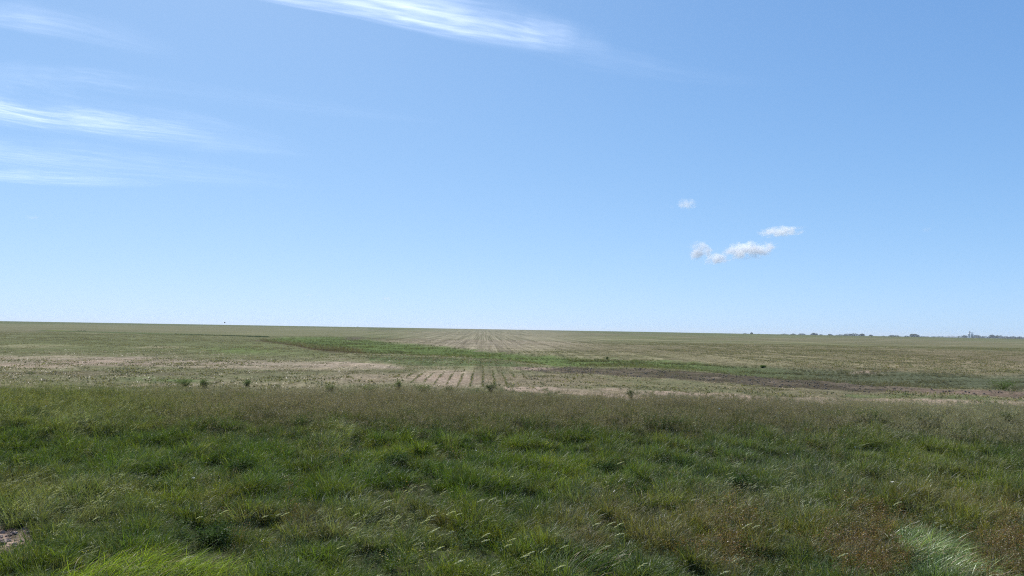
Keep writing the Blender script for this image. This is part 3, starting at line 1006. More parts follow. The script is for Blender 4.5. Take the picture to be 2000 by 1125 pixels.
def build_field():
    # crop rows
    P, SZ, TN = [], [], []
    for k in range(-230, 260):
        x = k * .76
        y0 = max(34.0, (abs(x) - 6) / .80)
        y1 = 225.0
        if y1 <= y0: continue
        ys = np.arange(y0 + (k * 37 % 30) / 10, y1, 3.0)
        P.append(np.stack([np.full(len(ys), x), ys], -1))
    P = np.concatenate(P)
    X, Y = P[:, 0], P[:, 1]
    qx, qy = project(X, Y)
    zone = np.clip(blob(qx, qy, 905, 740, 120, 22, 3) + .9 * blob(qx, qy, 970, 666, 330, 24, 2), 0, 1)
    X = X + rng.normal(0, 1, len(P)) * (.02 + 0 * (1 - blob(qx, qy, 900, 740, 125, 24, 3) - .8 * blob(qx, qy, 960, 668, 280, 22, 2)))
    _, crop, sw, dark = ground_cover(X, Y + 1.5)
    n1 = fbm(X * .08, Y * .08, 131, 4)
    px, py = project(X, Y)
    vig = .45 + .9 * sstep(.3, .7, n1)
    vig *= 1 + .5 * blob(px, py, 960, 737, 60, 22, 2) + .35 * blob(px, py, 880, 705, 140, 9, 2) + .3 * blob(px, py, 330, 745, 90, 7, 2) \
        + .35 * blob(px, py, 1850, 776, 170, 9, 2)
    vig *= 1 - .7 * blob(px, py, 960, 665, 230, 22, 2)
    keep = (Y > edge_y(X) + .8) & (rng.random(len(X)) < crop * (.55 + .6 * vig)) & (crop > .12) & (rng.random(len(X)) < .12 + zone)
    X, Y, vig = X[keep], Y[keep], vig[keep]; n = len(X)
    s = np.clip(vig * rng.normal(1, .12, n), .4, 1.6) * .85
    tint = mixc(np.tile(np.array((.135, .152, .075)), (n, 1)), (.20, .185, .12), rng.random(n)) * rng.normal(1, .12, (n, 1)).clip(.6, 1.4)
    scatter('crop_seedlings', 'young crop plants standing in long straight rows across the field', 'crops', ROWS, 10,
            np.stack([X, Y, height(X, Y)], -1), np.zeros((n, 3)), np.stack([s, np.ones(n), s], -1), tint)
    X, Y = wedge(38.0, 80.0, 5.0)
    c, crop, sw, dark = ground_cover(X, Y)
    keep = rng.random(len(X)) < (dark > .05) * (.2 + .8 * sstep(.45, .6, fbm(X * .3, Y * .3, 171, 3)) + .5 * (dark < .6))
    X, Y = X[keep], Y[keep]; n = len(X)
    tn = mixc(np.tile(np.array((.13, .15, .075)), (n, 1)), (.26, .21, .13), rng.random(n))
    scatter('strip_weeds', 'scattered weeds and dry stalks coming up through the dark bare strip', 'weeds', BROMES, 10,
            np.stack([X, Y, height(X, Y)], -1), rots(n, 3.1), rng.uniform(.25, .6, n), tn, tn * 1.2)
    X, Y = wedge(34.0, 225.0, .42)
    _, crop, sw, dark = ground_cover(X, Y)
    px, py = project(X, Y)
    zone = np.clip(blob(px, py, 905, 740, 120, 22, 3) + .9 * blob(px, py, 970, 666, 330, 24, 2), 0, 1)
    vig = .45 + .9 * sstep(.3, .7, fbm(X * .08, Y * .08, 131, 4)) + .3 * blob(px, py, 330, 745, 90, 7, 2) + .35 * blob(px, py, 1850, 776, 170, 9, 2)
    keep = (Y > edge_y(X) + .8) & (rng.random(len(X)) < crop * (.45 + .5 * vig)) & (crop > .12) & (rng.random(len(X)) > zone)
    X, Y, vig = X[keep], Y[keep], vig[keep]; n = len(X)
    s = np.clip(vig * rng.normal(1, .15, n), .4, 1.5) * .85
    tint = mixc(np.tile(np.array((.135, .152, .075)), (n, 1)), (.20, .185, .12), rng.random(n)) * rng.normal(1, .12, (n, 1)).clip(.6, 1.4)
    scatter('crop_plants', 'young crop plants covering the sides of the field where rows cannot be made out', 'crops', CROPS, 8,
            np.stack([X, Y, height(X, Y)], -1), rots(n, 3.1, 0), np.stack([np.ones(n), np.ones(n), s], -1), tint)
    # straw left on the soil
    X, Y = wedge(35.0, 95.0, ([35, 60, 95], [1.6, 1.0, .35]))
    c, crop, sw, dark = ground_cover(X, Y)
    keep = (Y > edge_y(X)) & (sw < .3) & (dark < .5) & (rng.random(len(X)) < .3 + .9 * sstep(.4, .6, fbm(X * .2, Y * .2, 141, 3)))
    X, Y = X[keep], Y[keep]; n = len(X)
    scatter('crop_residue', 'pale straw lying on the soil between the crop rows', 'straw', STRAW, 6,
            np.stack([X, Y, height(X, Y)], -1), rots(n, 3.1, 0), rng.uniform(.8, 1.5, n))
    # clods in the washed-out strip
    X, Y = wedge(38.0, 75.0, 8.0)
    c, crop, sw, dark = ground_cover(X, Y)
    keep = rng.random(len(X)) < dark
    X, Y = X[keep], Y[keep]; n = len(X)
    s = rng.lognormal(-2.7, .5, n).clip(.04, .2)
    scatter('soil_clods', 'dark clods of earth in the washed-out strip across the field', 'soil', CLODS, 5,
            np.stack([X, Y, height(X, Y) + s * .1], -1), rots(n, 3.1, .3), s)
    X = rng.uniform(-14, -8, 5000); Y = rng.uniform(9.5, 15, 5000)
    keep = rng.random(5000) < bare_patch(X, Y) * .45
    X, Y = X[keep], Y[keep]; n = len(X)
    s = rng.lognormal(-3.1, .5, n).clip(.015, .12)
    scatter('bare_patch_clods', 'small pinkish clods on the bare earth at the lower left of the verge', 'soil', CLODS2, 5,
            np.stack([X, Y, height(X, Y) + s * .1], -1), rots(n, 3.1, .3), s)
    # grass in the waterway, thinning with distance
    X, Y = wedge(40.0, 330.0, ([40, 60, 100, 200, 330], [9, 7, 4, 1.2, .5]), slope=.75)
    px, py = project(X, Y)
    sw = band(px, py, SW_X[1:], SW_T[1:], SW_B[1:], 3.0)
    bl = np.interp(px, [500, 520, 545, 580, 610, 640, 700, 720], [665, 666, 669, 675, 681, 684.5, 687.5, 688])
    keep = (rng.random(len(X)) < sw) & ~((np.abs(py - bl + .3) < 1.2) & (px < 710))
    X, Y, px, py = X[keep], Y[keep], px[keep], py[keep]; n = len(X)
    grey = sstep(1250, 1650, px)
    nz = fbm(X * .25, Y * .25, 151, 3)
    tint = mixc(np.tile(np.array((.095, .138, .042)), (n, 1)), (.15, .165, .06), sstep(.45, .65, nz))
    tint = mixc(tint, (.17, .165, .115), grey * .8)
    tint = mixc(tint, (.06, .08, .03), blob(px, py, 640, 668, 90, 4, 1.5) * .6)
    tint = mixc(tint, (.10, .09, .045), sstep(.5, .7, fbm(X * .07, Y * .07, 161, 3)) * .6)
    tint = tint * rng.normal(1, .18, (n, 1)).clip(.5, 1.5)
    s = (.2 + 1.5 * sstep(.3, .7, nz)) * rng.normal(1, .15, n) * .62
    scatter('waterway_grass', 'bright green grass filling the shallow waterway that winds through the field', 'grass', SPROUTS, 14,
            np.stack([X, Y, height(X, Y)], -1), rots(n), s.clip(.3, 2), np.clip(tint, .01, .5))
    # dry growth on the cut bank and along the terrace line
    lx = np.array([500, 520, 545, 580, 610, 640, 700, 720]); ly = np.array([665, 666, 669, 675, 681, 684.5, 687.5, 688])
    qx = rng.uniform(508, 708, 1500); qy = np.interp(qx, lx, ly) + rng.normal(.3, .8, 1500)
    B = np.array([on_plane(a, b, .12) for a, b in zip(qx, qy)])
    tn = mixc(np.tile(np.array((.075, .055, .038)), (1500, 1)), (.22, .17, .10), rng.random(1500) ** 1.5)
    scatter('bank_growth', 'dry brown grass and weeds along the cut bank of the waterway', 'grass', BROMES, 10,
            np.stack([B[:, 0], B[:, 1], height(B[:, 0], B[:, 1])], -1), rots(1500, 3), rng.uniform(.35, 1.1, 1500), tn, tn * 1.2)
    qx = rng.uniform(150, 525, 1500); qx = np.where(fbm(qx * .03, qx * 0, 201, 3) > .47, qx, 480 + rng.uniform(-45, 45, 1500)); qy = np.interp(qx, [40, 145, 300, 520], [645, 647.5, 652, 658]) + rng.normal(0, .35, 1500)
    B = np.array([on_plane(a, b, .3) for a, b in zip(qx, qy)])
    tn = np.tile(np.array((.06, .085, .035)), (1500, 1)) * rng.normal(1, .2, (1500, 1)).clip(.5, 1.5)
    scatter('terrace_growth', 'dark line of grass along the terrace edge far out on the left', 'grass', SPROUTS, 14,
            np.stack([B[:, 0], B[:, 1], height(B[:, 0], B[:, 1])], -1), rots(1500, 3), rng.uniform(.4, 1.1, 1500), tn)
    # thin grey-green fringe where the verge meets the field
    X = rng.uniform(-32, 34, 9000)
    off = rng.gamma(1.6, .6, 9000) * (.3 + 2.4 * sstep(.4, .65, fbm(X * .3, X * 0, 181, 3)))
    Y = edge_y(X) + off - .3
    px, py = project(X, Y)
    keep = (np.abs(X) < .78 * Y + 2) & (rng.random(9000) < .35 + .65 * sstep(500, 700, px))
    X, Y = X[keep], Y[keep]; n = len(X)
    tint = mixc(np.tile(np.array((.10, .14, .075)), (n, 1)), (.15, .16, .09), rng.random(n))
    scatter('fringe_grass', 'thin grey-green grass along the edge between verge and field', 'grass', SPROUTS, 14,
            np.stack([X, Y, height(X, Y)], -1), rots(n), rng.uniform(.35, .95, n), tint)
    k = rng.random(n) < .12
    scatter('fringe_stalks', 'thin seeding stalks straggling out of the verge into the field edge', 'grass', BROMES, 10,
            np.stack([X, Y, height(X, Y)], -1)[k], rots(int(k.sum()), 3.1), rng.uniform(.35, .75, int(k.sum())), tint[k], tint[k] * 1.5)


build_verge()
build_field()

# ------------------------------------------------------------------ single plants
M_bush = plant_material('dark_bush_leaves', color=(.042, .078, .02), translucent=.3, gloss=.004, vary=.35)  # dark green leaves; the clumps' shaded near faces are put into the colour
M_bush2 = plant_material('green_bush_leaves', color=(.07, .12, .03), translucent=.35, gloss=.004, vary=.35)
M_stem = plant_material('weed_stems', color=(.10, .10, .055), translucent=.05, gloss=.03)
M_plume = plant_material('pale_plume', color=(.58, .58, .46), translucent=.45, gloss=.03, tip=(1, 1, 1), vary=.2)
M_pstem = plant_material('plume_stem', color=(.28, .30, .16), translucent=.2, gloss=.08)
M_tusY = plant_material('yellow_green_blades', color=(.19, .27, .03), translucent=.5, gloss=.03, vary=.6)
M_tusG = plant_material('green_blades', color=(.10, .165, .035), translucent=.45, gloss=.03, vary=.6)
M_tusP = plant_material('pale_green_blades', color=(.20, .29, .10), translucent=.42, gloss=.04, vary=.6)
M_petal = plant_material('white_petals', color=(.72, .72, .68), translucent=.3, gloss=.02, tip=(1, 1, 1), vary=.05)
M_yolk = plant_material('flower_centre', color=(.45, .33, .05), translucent=.0, gloss=.02)


def hz(x, y):
    return float(height(np.array([x]), np.array([y]))[0])


def bush(px, py, w_m, h_m, label, mat, seed, leaves=520, ls=(.03, .07), name='weed_bush', group='leafy weeds standing above the grass', z=0.0):
    p = on_plane(px, py, z)
    root = empty(name, (p[0], p[1], hz(p[0], p[1]) - .02))
    tag(root, label, 'weed', group)
    rg = random.Random(seed)
    V, F, AL = [], [], []
    tops = []
    for s in range(26):
        a = rg.uniform(0, 2 * math.pi)
        tgt = np.array([math.cos(a) * w_m * .42 * rg.random() ** .5, math.sin(a) * w_m * .42 * rg.random() ** .5, 0])
        tgt[2] = h_m * rg.uniform(.75, 1.0) * math.sqrt(max(.05, 1 - (np.hypot(tgt[0], tgt[1]) / (w_m * .5)) ** 2))
        d = tgt / np.linalg.norm(tgt)
        ds = [d * .7 + np.array([0, 0, .3]), d, d, d + np.array([.12, 0, -.05])]
        ds = [q / np.linalg.norm(q) for q in ds]
        l = np.linalg.norm(tgt)
        pts = [np.zeros(3)]
        for q in ds: pts.append(pts[-1] + q * l / 4)
        ribbon(V, F, AL, (0, 0, 0), ds, .016, l / 4, np.array([1.0, 0, 0]))
        ribbon(V, F, AL, (0, 0, 0), ds, .016, l / 4, np.array([0, 1.0, 0]))
        tops.append(pts)
    st = mesh_obj('stems', mesh_from('stems', V, F, [M_stem], None, AL), root)
    V, F, AL = [], [], []
    for q in range(leaves):
        pts = rg.choice(tops)
        t = (rg.random() ** .7) * 3.99; k = int(t)
        c = pts[k] * (1 - t + k) + pts[k + 1] * (t - k)
        la = rg.uniform(0, 2 * math.pi); el = rg.uniform(-.5, .9)
        ax = np.array([math.cos(la) * math.cos(el), math.sin(la) * math.cos(el), math.sin(el)])
        sd = np.array([-math.sin(la), math.cos(la), rg.uniform(-.5, .5)])
        c = c + ax * rg.random() * w_m * .17
        ln = rg.uniform(*ls); wd = ln * rg.uniform(.25, .4)
        b0 = len(V)
        V += [c, c + ax * ln * .5 + sd * wd, c + ax * ln + np.array([0, 0, -.2 * ln]), c + ax * ln * .5 - sd * wd]
        AL += [.3, .6, 1, .6]
        F += [(b0, b0 + 1, b0 + 2), (b0, b0 + 2, b0 + 3)]
    fo = mesh_obj('foliage', mesh_from('foliage', V, F, [mat], None, AL), root)
    fo['kind'] = 'stuff'
    return root


for i, (px, py, bw, bh, lb, mt, z) in enumerate(BUSH):
    if py > 800:
        bw, bh, z = bw * 1.5, bh * 1.0 + .02, z - .1
    else:
        bw, bh = bw * 1.5, bh * 1.15 + .10
    bush(px, py, bw, bh, lb, M_bush if mt == 'dark' else M_bush2, 2000 + i, leaves=int(500 + 700 * bw), z=z)
# dark growth further out
for px, py, bw, bh, lb in ((1957, 762, 2.6, .75, 'dark green bush in the waterway near the right border'),
                           (1186, 701, .45, .45, 'small dark bush standing alone on the upper edge of the waterway'),
                           (1490, 717, .8, .22, 'low dark bush beside the grey-green part of the waterway')):
    bush(px, py, bw, bh, lb, M_bush2, int(px), leaves=700, ls=(.05, .11), name='bush', group='bushes along the waterway')
# bare flowering stalk at (1835,795)
for px, py, h_, lb in ((1838, 808, .95, 'tall thin dry stalk rising above the verge on the right'), (1757, 808, .6, 'shorter thin stalk left of the tall one'),
                       (1543, 806, .6, 'thin dry stalk above the grey grass right of centre')):
    p = on_plane(px, py, 0)
    rg = random.Random(int(px))
    V, F, AL = [], [], []
    ds = bend(rg, 0.5, .03, -.1, 5, .05)
    ribbon(V, F, AL, (0, 0, 0), ds, .014, h_ / 5, np.array([1.0, 0, 0])); ribbon(V, F, AL, (0, 0, 0), ds, .014, h_ / 5, np.array([0, 1.0, 0]))
    root = empty('weed_stalk', (p[0], p[1], hz(p[0], p[1])))
    tag(root, lb, 'weed', 'thin stalks above the verge')
    mesh_obj('stem', mesh_from('stem', V, F, [M_stem], None, AL), root)
    V, F, AL = [], [], []
    for q in range(26):
        t = rg.uniform(.45, 1.0); c = np.array([0.02 * t, 0, h_ * t * .97])
        a = rg.uniform(0, 6.28); ax = np.array([math.cos(a) * .7, math.sin(a) * .7, .7]); sd = np.array([-math.sin(a), math.cos(a), 0])
        l = rg.uniform(.02, .045); b0 = len(V)
        V += [c, c + ax * l * .5 + sd * l * .3, c + ax * l, c + ax * l * .5 - sd * l * .3]; AL += [.5] * 4; F.append((b0, b0 + 1, b0 + 2, b0 + 3))
    mesh_obj('seed_pods', mesh_from('seed_pods', V, F, [M_bush], None, AL), root)['kind'] = 'stuff'


# tussocks that stand out
def tussock(px, py, rx, ry, label, mat, n, L_, seed, wind, wid=(.006, .015), z=-.5):
    p = on_plane(px, py, z)
    root = empty('grass_tussock', (p[0], p[1], hz(p[0], p[1])))
    tag(root, label, 'grass tussock', 'long-bladed tussocks in the foreground')
    rg = random.Random(seed)
    V, F, AL, fm = [], [], [], []
    for b in range(n):
        a = rg.uniform(0, 2 * math.pi); r = math.sqrt(rg.random()) * (1 + .25 * rg.random())
        ox, oy = r * math.cos(a) * rx, r * math.sin(a) * ry
        l = rg.uniform(*L_) * (1.05 - .5 * r * rg.random()) * (.7 + .6 * vnoise(np.array([ox * 4.0]), np.array([oy * 4.0]), seed)[0])
        seg = 7
        ds = bend(rg, rg.gauss(0, 1.1), rg.uniform(.1, .6), rg.uniform(.5, 1.7), seg, wind * rg.uniform(.7, 1.3), 1.0)
        sa = rg.uniform(0, math.pi)
        ribbon(V, F, AL, (ox, oy, hz(p[0] + ox, p[1] + oy) - root.location.z - .03 + .10 * max(0, 1 - r * r)), ds, rg.uniform(*wid), l / seg, np.array([math.cos(sa), math.sin(sa), 0]))
        fm += [1 if rg.random() < .12 else 0] * (len(F) - len(fm))
    o = mesh_obj('blades', mesh_from('blades', V, F, [mat, M_straw], fm, AL), root)
    o['kind'] = 'stuff'
    return root


tussock(250, 1122, 1.0, .7, 'bright yellow-green tussock with blades swept right at the lower left', M_tusY, 2300, (.35, .72), 31, .75)
tussock(400, 1128, .8, .6, 'yellow-green tussock with paler streaks right of the brightest one', M_tusY, 1500, (.32, .66), 32, .8)
tussock(1835, 1105, .5, 1.0, 'pale green shining tussock leaning right at the lower right', M_tusP, 1700, (.42, .85), 33, .75)
tussock(1775, 1060, .32, .6, 'paler upper tuft joined to the shining tussock at the lower right', M_tusP, 500, (.3, .6), 34, .7)
tussock(1160, 1120, .65, .4, 'mid green tussock with glinting blades at the bottom, right of centre', M_tusG, 500, (.25, .5), 35, .7)

# pale heads bent over by the wind: one kind, copied
plume_src = []
for q in range(6):
    rg = random.Random(5000 + q)
    a, b = plume_parts(rg, rg.uniform(.6, .78), rg.uniform(.9, 1.25), rg.uniform(.14, .2), .011)
    plume_src.append((mesh_from('stem', a[0], a[1], [M_pstem], None, a[2]), mesh_from('seed_head', b[0], b[1], [M_plume], None, b[2])))
# pixel of the head, and how it can be told
PL = [(535, 990), (545, 998), (575, 992), (651, 984), (690, 1007), (700, 1012), (677, 1022), (655, 1058), (661, 1053), (745, 975), (752, 981),
      (770, 1007), (818, 1023), (812, 1029), (805, 1042), (835, 1032), (838, 1050), (880, 990), (887, 993), (860, 1008), (920, 1045), (930, 1054),
      (935, 1050), (960, 1053), (978, 1052), (985, 1050), (990, 1054), (926, 982), (950, 985), (980, 975), (716, 1106), (830, 1092), (750, 1103),
      (1005, 1071), (1010, 1091), (1090, 1057), (1085, 1066), (1050, 1079), (1150, 1020), (1145, 1025), (1180, 1034), (1165, 1055), (1187, 1057),
      (1190, 1056), (1180, 1078), (1170, 1071), (1235, 1104), (1450, 1000), (1460, 1027), (1440, 1045), (1040, 1004), (1390, 1115), (185, 1018),
      (375, 1055), (330, 1095), (420, 1002), (480, 1012), (1985, 1040), (1625, 1087), (1615, 1115), (1345, 970), (1200, 916), (605, 985), (512, 990),
      (1735, 990), (1795, 1000), (380, 1002), (1060, 1120), (1020, 1112), (870, 1105), (950, 1110)]


def head_label(px, py):
    col = 'left' if px < 500 else 'centre left' if px < 850 else 'centre' if px < 1100 else 'centre right' if px < 1500 else 'right'
    row = 'upper' if py < 1010 else 'middle' if py < 1065 else 'bottom'
    return 'pale feathery grass head blown over in the %s foreground on the %s' % (row, col)


for i, (px, py) in enumerate(PL):
    if i % 3 == 2:
        continue
    q = i % 6
    p = on_plane(px - 12, py, -.02)                    # the head floats about half a metre above the ditch floor
    x, y = p[0] - .15, p[1]
    root = empty('feather_grass', (x, y, hz(x, y)), random.uniform(-.35, .35))
    s = random.uniform(.85, 1.12)
    root.scale = (s, s, s)
    tag(root, head_label(px, py), 'grass stalk', 'pale feathery grass heads, ' + head_label(px, py)[40:])
    mesh_obj('stem', plume_src[q][0], root)
    mesh_obj('seed_head', plume_src[q][1], root)


# white flowers
def flower_meshes():
    V, F = [], []
    for k in range(8):
        a = k * math.pi / 4
        d = np.array([math.cos(a), math.sin(a), .15]); s_ = np.array([-math.sin(a), math.cos(a), 0])
        b0 = len(V)
        V += [d * .006, d * .03 + s_ * .012, d * .048, d * .03 - s_ * .012]
        F.append((b0, b0 + 1, b0 + 2, b0 + 3))
    pet = mesh_from('petals', V, F, [M_petal], None, [.5] * len(V))
    V = [np.array([math.cos(k * 1.047) * .012, math.sin(k * 1.047) * .012, .004]) for k in range(6)] + [np.array([0, 0, .014])]
    cen = mesh_from('centre', V, [(k, (k + 1) % 6, 6) for k in range(6)], [M_yolk], None, [.5] * 7)
    V, F, AL = [], [], []
    ribbon(V, F, AL, (0, 0, 0), [np.array([0, 0, 1.0])] * 4, .006, .15, np.array([1.0, 0, 0]))
    ribbon(V, F, AL, (0, 0, 0), [np.array([0, 0, 1.0])] * 4, .006, .15, np.array([0, 1.0, 0]))
    return pet, cen, mesh_from('stem', V, F, [M_stem], None, AL)


FP, FC, FS = flower_meshes()
FL = [(905, 799, 'white flower in the brown grass belt left of the middle'), (930, 880, 'white flower in lush grass right of the yellow drift'),
      (968, 881, 'white flower just right of its pair in the lush grass'), (1352, 901, 'single white flower in the blue-green grass'),
      (1184, 941, 'upper pale flower beside the dark weed hollow'), (1182, 952, 'middle pale flower beside the dark weed hollow'),
      (1177, 968, 'lowest pale flower beside the dark weed hollow'), (1200, 959, 'pale flower right of three others by the dark weed hollow'),
      (1625, 906, 'tall white flower in the grey-green grass on the right'), (1631, 909, 'white flower close beside the tall one on the right'),
      (1550, 878, 'white flower at the foot of the grey grass right of centre'), (1538, 886, 'small white flower just below another right of centre'),
      (1776, 896, 'white flower over the yellow-green patch on the right'), (1743, 941, 'left one of two white flowers close together on the right'),
      (1753, 942, 'right one of two white flowers close together on the right'), (1670, 873, 'small white flower in the olive grass below the weed row'),
      (373, 927, 'upper white flower of the group in the left grass'), (378, 933, 'lower white flower of the group in the left grass'),
      (330, 808, 'white flower at the top of the verge on the left'), (90, 793, 'white flower near the far left of the verge'),
      (1001, 931, 'white flower in the grass at the centre of the picture'), (1405, 798, 'pale flower in the brown belt right of centre')]
for i, (px, py, lb) in enumerate(FL):
    p = on_plane(px, py, .12 if py > 850 else .62)
    x, y = p[0], p[1]
    z = hz(x, y)
    root = empty('white_flower', (x, y, z), random.uniform(0, 6))
    tag(root, lb, 'flower', 'white flowers scattered through the verge')
    s = random.uniform(.5, .75)
    zt = p[2] - z
    a = mesh_obj('petals', FP, root); a.location = (0, 0, zt); a.rotation_euler = (R(random.uniform(20, 60)), 0, 0); a.scale = (s, s, s)
    b = mesh_obj('flower_centre', FC, root); b.location = (0, 0, zt); b.rotation_euler = a.rotation_euler; b.scale = (s, s, s)
    c = mesh_obj('stem', FS, root); c.scale = (1, 1, zt / .6)

# ------------------------------------------------------------------ far trees, elevator, shed, bird
M_far = plant_material('far_tree_leaves', color=(.045, .065, .028), translucent=.15, gloss=.02, vary=.35)
M_bark = plain_material('bark', (.12, .09, .07), .9, 2.0)


def far_tree(px, top_px, w_px, d, label, group, seed, lobes=None, cat='tree', name='tree'):
    p = at_dist(px, 600, d)
    x, y = p[0], p[1]
    hor = 643.5 + .01667 * (px - 1000)
    H = CAM[2] + (hor - top_px) / FPX * d
    W = w_px / FPX * d
    root = empty(name, (x, y, 0))
    tag(root, label, cat, group)
    rg = random.Random(seed)
    # trunk with two limbs
    V, F = [], []
    def limb(p0, p1, r0, r1, n=7):
        b0 = len(V)
        ax = np.array(p1) - np.array(p0)
        for (c, r) in ((p0, r0), (p1, r1)):
            for k in range(n):
                a = 2 * math.pi * k / n
                V.append(np.array(c) + np.array([math.cos(a) * r, math.sin(a) * r, 0]))
        for k in range(n):
            F.append((b0 + k, b0 + (k + 1) % n, b0 + n + (k + 1) % n, b0 + n + k))
    limb((0, 0, -.2), (0, 0, H * .35), .035 * H, .025 * H)
    for q in range(4):
        a = q * 1.6 + rg.random()
        limb((0, 0, H * .33), (math.cos(a) * W * .22, math.sin(a) * W * .22, H * .68), .02 * H, .008 * H)
    mesh_obj('trunk', mesh_from('trunk', V, F, [M_bark]), root)
    V, F, AL = [], [], []
    lobes = lobes or max(3, int(W / H * 3) + 2)
    L_ = []
    for q in range(lobes):
        u = (q + .5) / lobes * 2 - 1
        hh = H * (1 - .35 * abs(u) ** 2) * rg.uniform(.82, 1.0)
        r_ = min(W * .5, max(W / lobes * 1.25, H * .26))
        L_.append((u * (W * .5 - r_ * .7), rg.uniform(-.2, .2) * W * .5, hh, r_))
    for q in range(900):
        cx, cy, hh, r_ = rg.choice(L_)
        zb = H * .16
        th, ph = rg.uniform(0, 2 * math.pi), math.acos(rg.uniform(-1, 1))
        rr = rg.uniform(.6, 1) ** .5
        c = np.array([cx + r_ * rr * math.sin(ph) * math.cos(th), cy + r_ * rr * math.sin(ph) * math.sin(th),
                      (zb + hh) / 2 + (hh - zb) / 2 * rr * math.cos(ph)])
        s_ = H * rg.uniform(.03, .07)
        u = np.array([rg.gauss(0, 1), rg.gauss(0, 1), rg.gauss(0, 1)]); u /= np.linalg.norm(u)
        v = np.cross(u, np.array([rg.gauss(0, 1), rg.gauss(0, 1), rg.gauss(0, 1)])); v /= np.linalg.norm(v)
        b0 = len(V)
        V += [c - u * s_, c + v * s_, c + u * s_, c - v * s_]; AL += [.5] * 4
        F.append((b0, b0 + 1, b0 + 2, b0 + 3))
    o = mesh_obj('crown', mesh_from('crown', V, F, [M_far], None, AL), root)
    o['kind'] = 'stuff'
    return root


G1 = 'trees on the skyline to the right'
TR = [(1455.5, 650.2, 12, 1500, 'low flat tree leftmost on the right-hand skyline'), (1468, 648.8, 6, 1500, 'small rounded tree beside the leftmost flat one on the skyline'),
      (1482, 651.2, 4, 1500, 'tiny bush just right of the small rounded skyline tree'),
      (1532, 651.2, 16, 1700, 'long low tree where the right-hand skyline woods begin'), (1549, 650.7, 11, 1700, 'flat-topped tree left of a slightly wider flat-topped one'),
      (1566, 650.5, 15, 1700, 'wider flat-topped tree left of the domed tree'), (1590, 649.4, 14, 1700, 'prominent domed tree left of a gap with a small tree'),
      (1603, 652.2, 9, 1700, 'small tree at the right foot of the domed one'), (1621, 651.8, 10, 1700, 'small round tree alone in the gap before the long grove'),
      (1641, 652.4, 16, 1800, 'sloping left end tree of the long grove'), (1655, 651, 18, 1800, 'tree in the middle of the long grove, left half'),
      (1668, 650.6, 18, 1800, 'tallest tree of the long grove'), (1683, 650.8, 11, 1800, 'separate pointed-dome tree at the right end of the long grove'),
      (1700, 653, 8, 1800, 'small tree right of the pointed-dome tree'), (1725, 655.3, 10, 1800, 'low bush-like tree in the open gap'),
      (1741, 653.6, 11, 1800, 'left tree of the pair between the open gap and the tall dome'), (1751, 654.3, 12, 1800, 'right tree of the pair between the open gap and the tall dome'),
      (1770, 655.2, 10, 1800, 'low tree touching the tall dome from the left'), (1785, 651, 19, 1800, 'tallest broad dome on the right-hand skyline'),
      (1803, 656, 18, 1800, 'low tree trailing off right of the tall broad dome'), (1822, 656.4, 10, 2600, 'low tree at the left start of the far belt'),
      (1838, 655.8, 22, 2600, 'long low tree of the far belt left of the white shed'), (1858, 655.6, 24, 2600, 'long low tree of the far belt over the white shed'),
      (1878, 655.3, 20, 2600, 'tree of the far belt left of the elevator'), (1884, 654.4, 10, 2600, 'slightly taller tree close left of the elevator'),
      (1905, 654.2, 18, 2200, 'tree close right of the elevator'), (1921, 655.8, 18, 2200, 'second tree right of the elevator'),
      (1937, 653.8, 14, 2200, 'highest tree between the elevator and the right border'), (1950, 655, 16, 2200, 'tree just right of the highest one near the border'),
      (1963, 656.4, 14, 2200, 'low tree third from the right end of the belt'), (1976, 656.4, 14, 2200, 'low tree second from the right end of the belt'),
      (1990, 656.8, 14, 2200, 'low tree at the right end of the belt'), (2010, 656.8, 18, 2200, 'low tree just beyond the right border'),
      (699, 637.2, 11, 1200, 'low domed bush on the left half of the skyline'), (749, 639.2, 7, 1200, 'smaller low bush on the skyline right of the domed one')]
for i, (px, tp, wp, d, lb) in enumerate(TR):
    far_tree(px, tp, wp, d, lb, G1 if px > 1000 else 'low bushes on the left half of the skyline', 3000 + i,
             cat='tree' if px > 1000 else 'bush', name='tree' if px > 1000 else 'bush')


def box(V, F, x0, x1, y0, y1, z0, z1):
    b = len(V)
    V += [np.array(v, float) for v in ((x0, y0, z0), (x1, y0, z0), (x1, y1, z0), (x0, y1, z0), (x0, y0, z1), (x1, y0, z1), (x1, y1, z1), (x0, y1, z1))]
    F += [(b, b + 3, b + 2, b + 1), (b + 4, b + 5, b + 6, b + 7), (b, b + 1, b + 5, b + 4), (b + 1, b + 2, b + 6, b + 5), (b + 2, b + 3, b + 7, b + 6), (b + 3, b, b + 4, b + 7)]


def cyl(V, F, cx, cy, r, z0, z1, cone=0.0, n=18):
    b = len(V)
    for z in (z0, z1):
        for k in range(n):
            a = 2 * math.pi * k / n
            V.append(np.array([cx + r * math.cos(a), cy + r * math.sin(a), z]))
    V.append(np.array([cx, cy, z1 + cone]))
    for k in range(n):
        F.append((b + k, b + (k + 1) % n, b + n + (k + 1) % n, b + n + k))
        F.append((b + n + k, b + n + (k + 1) % n, b + 2 * n))


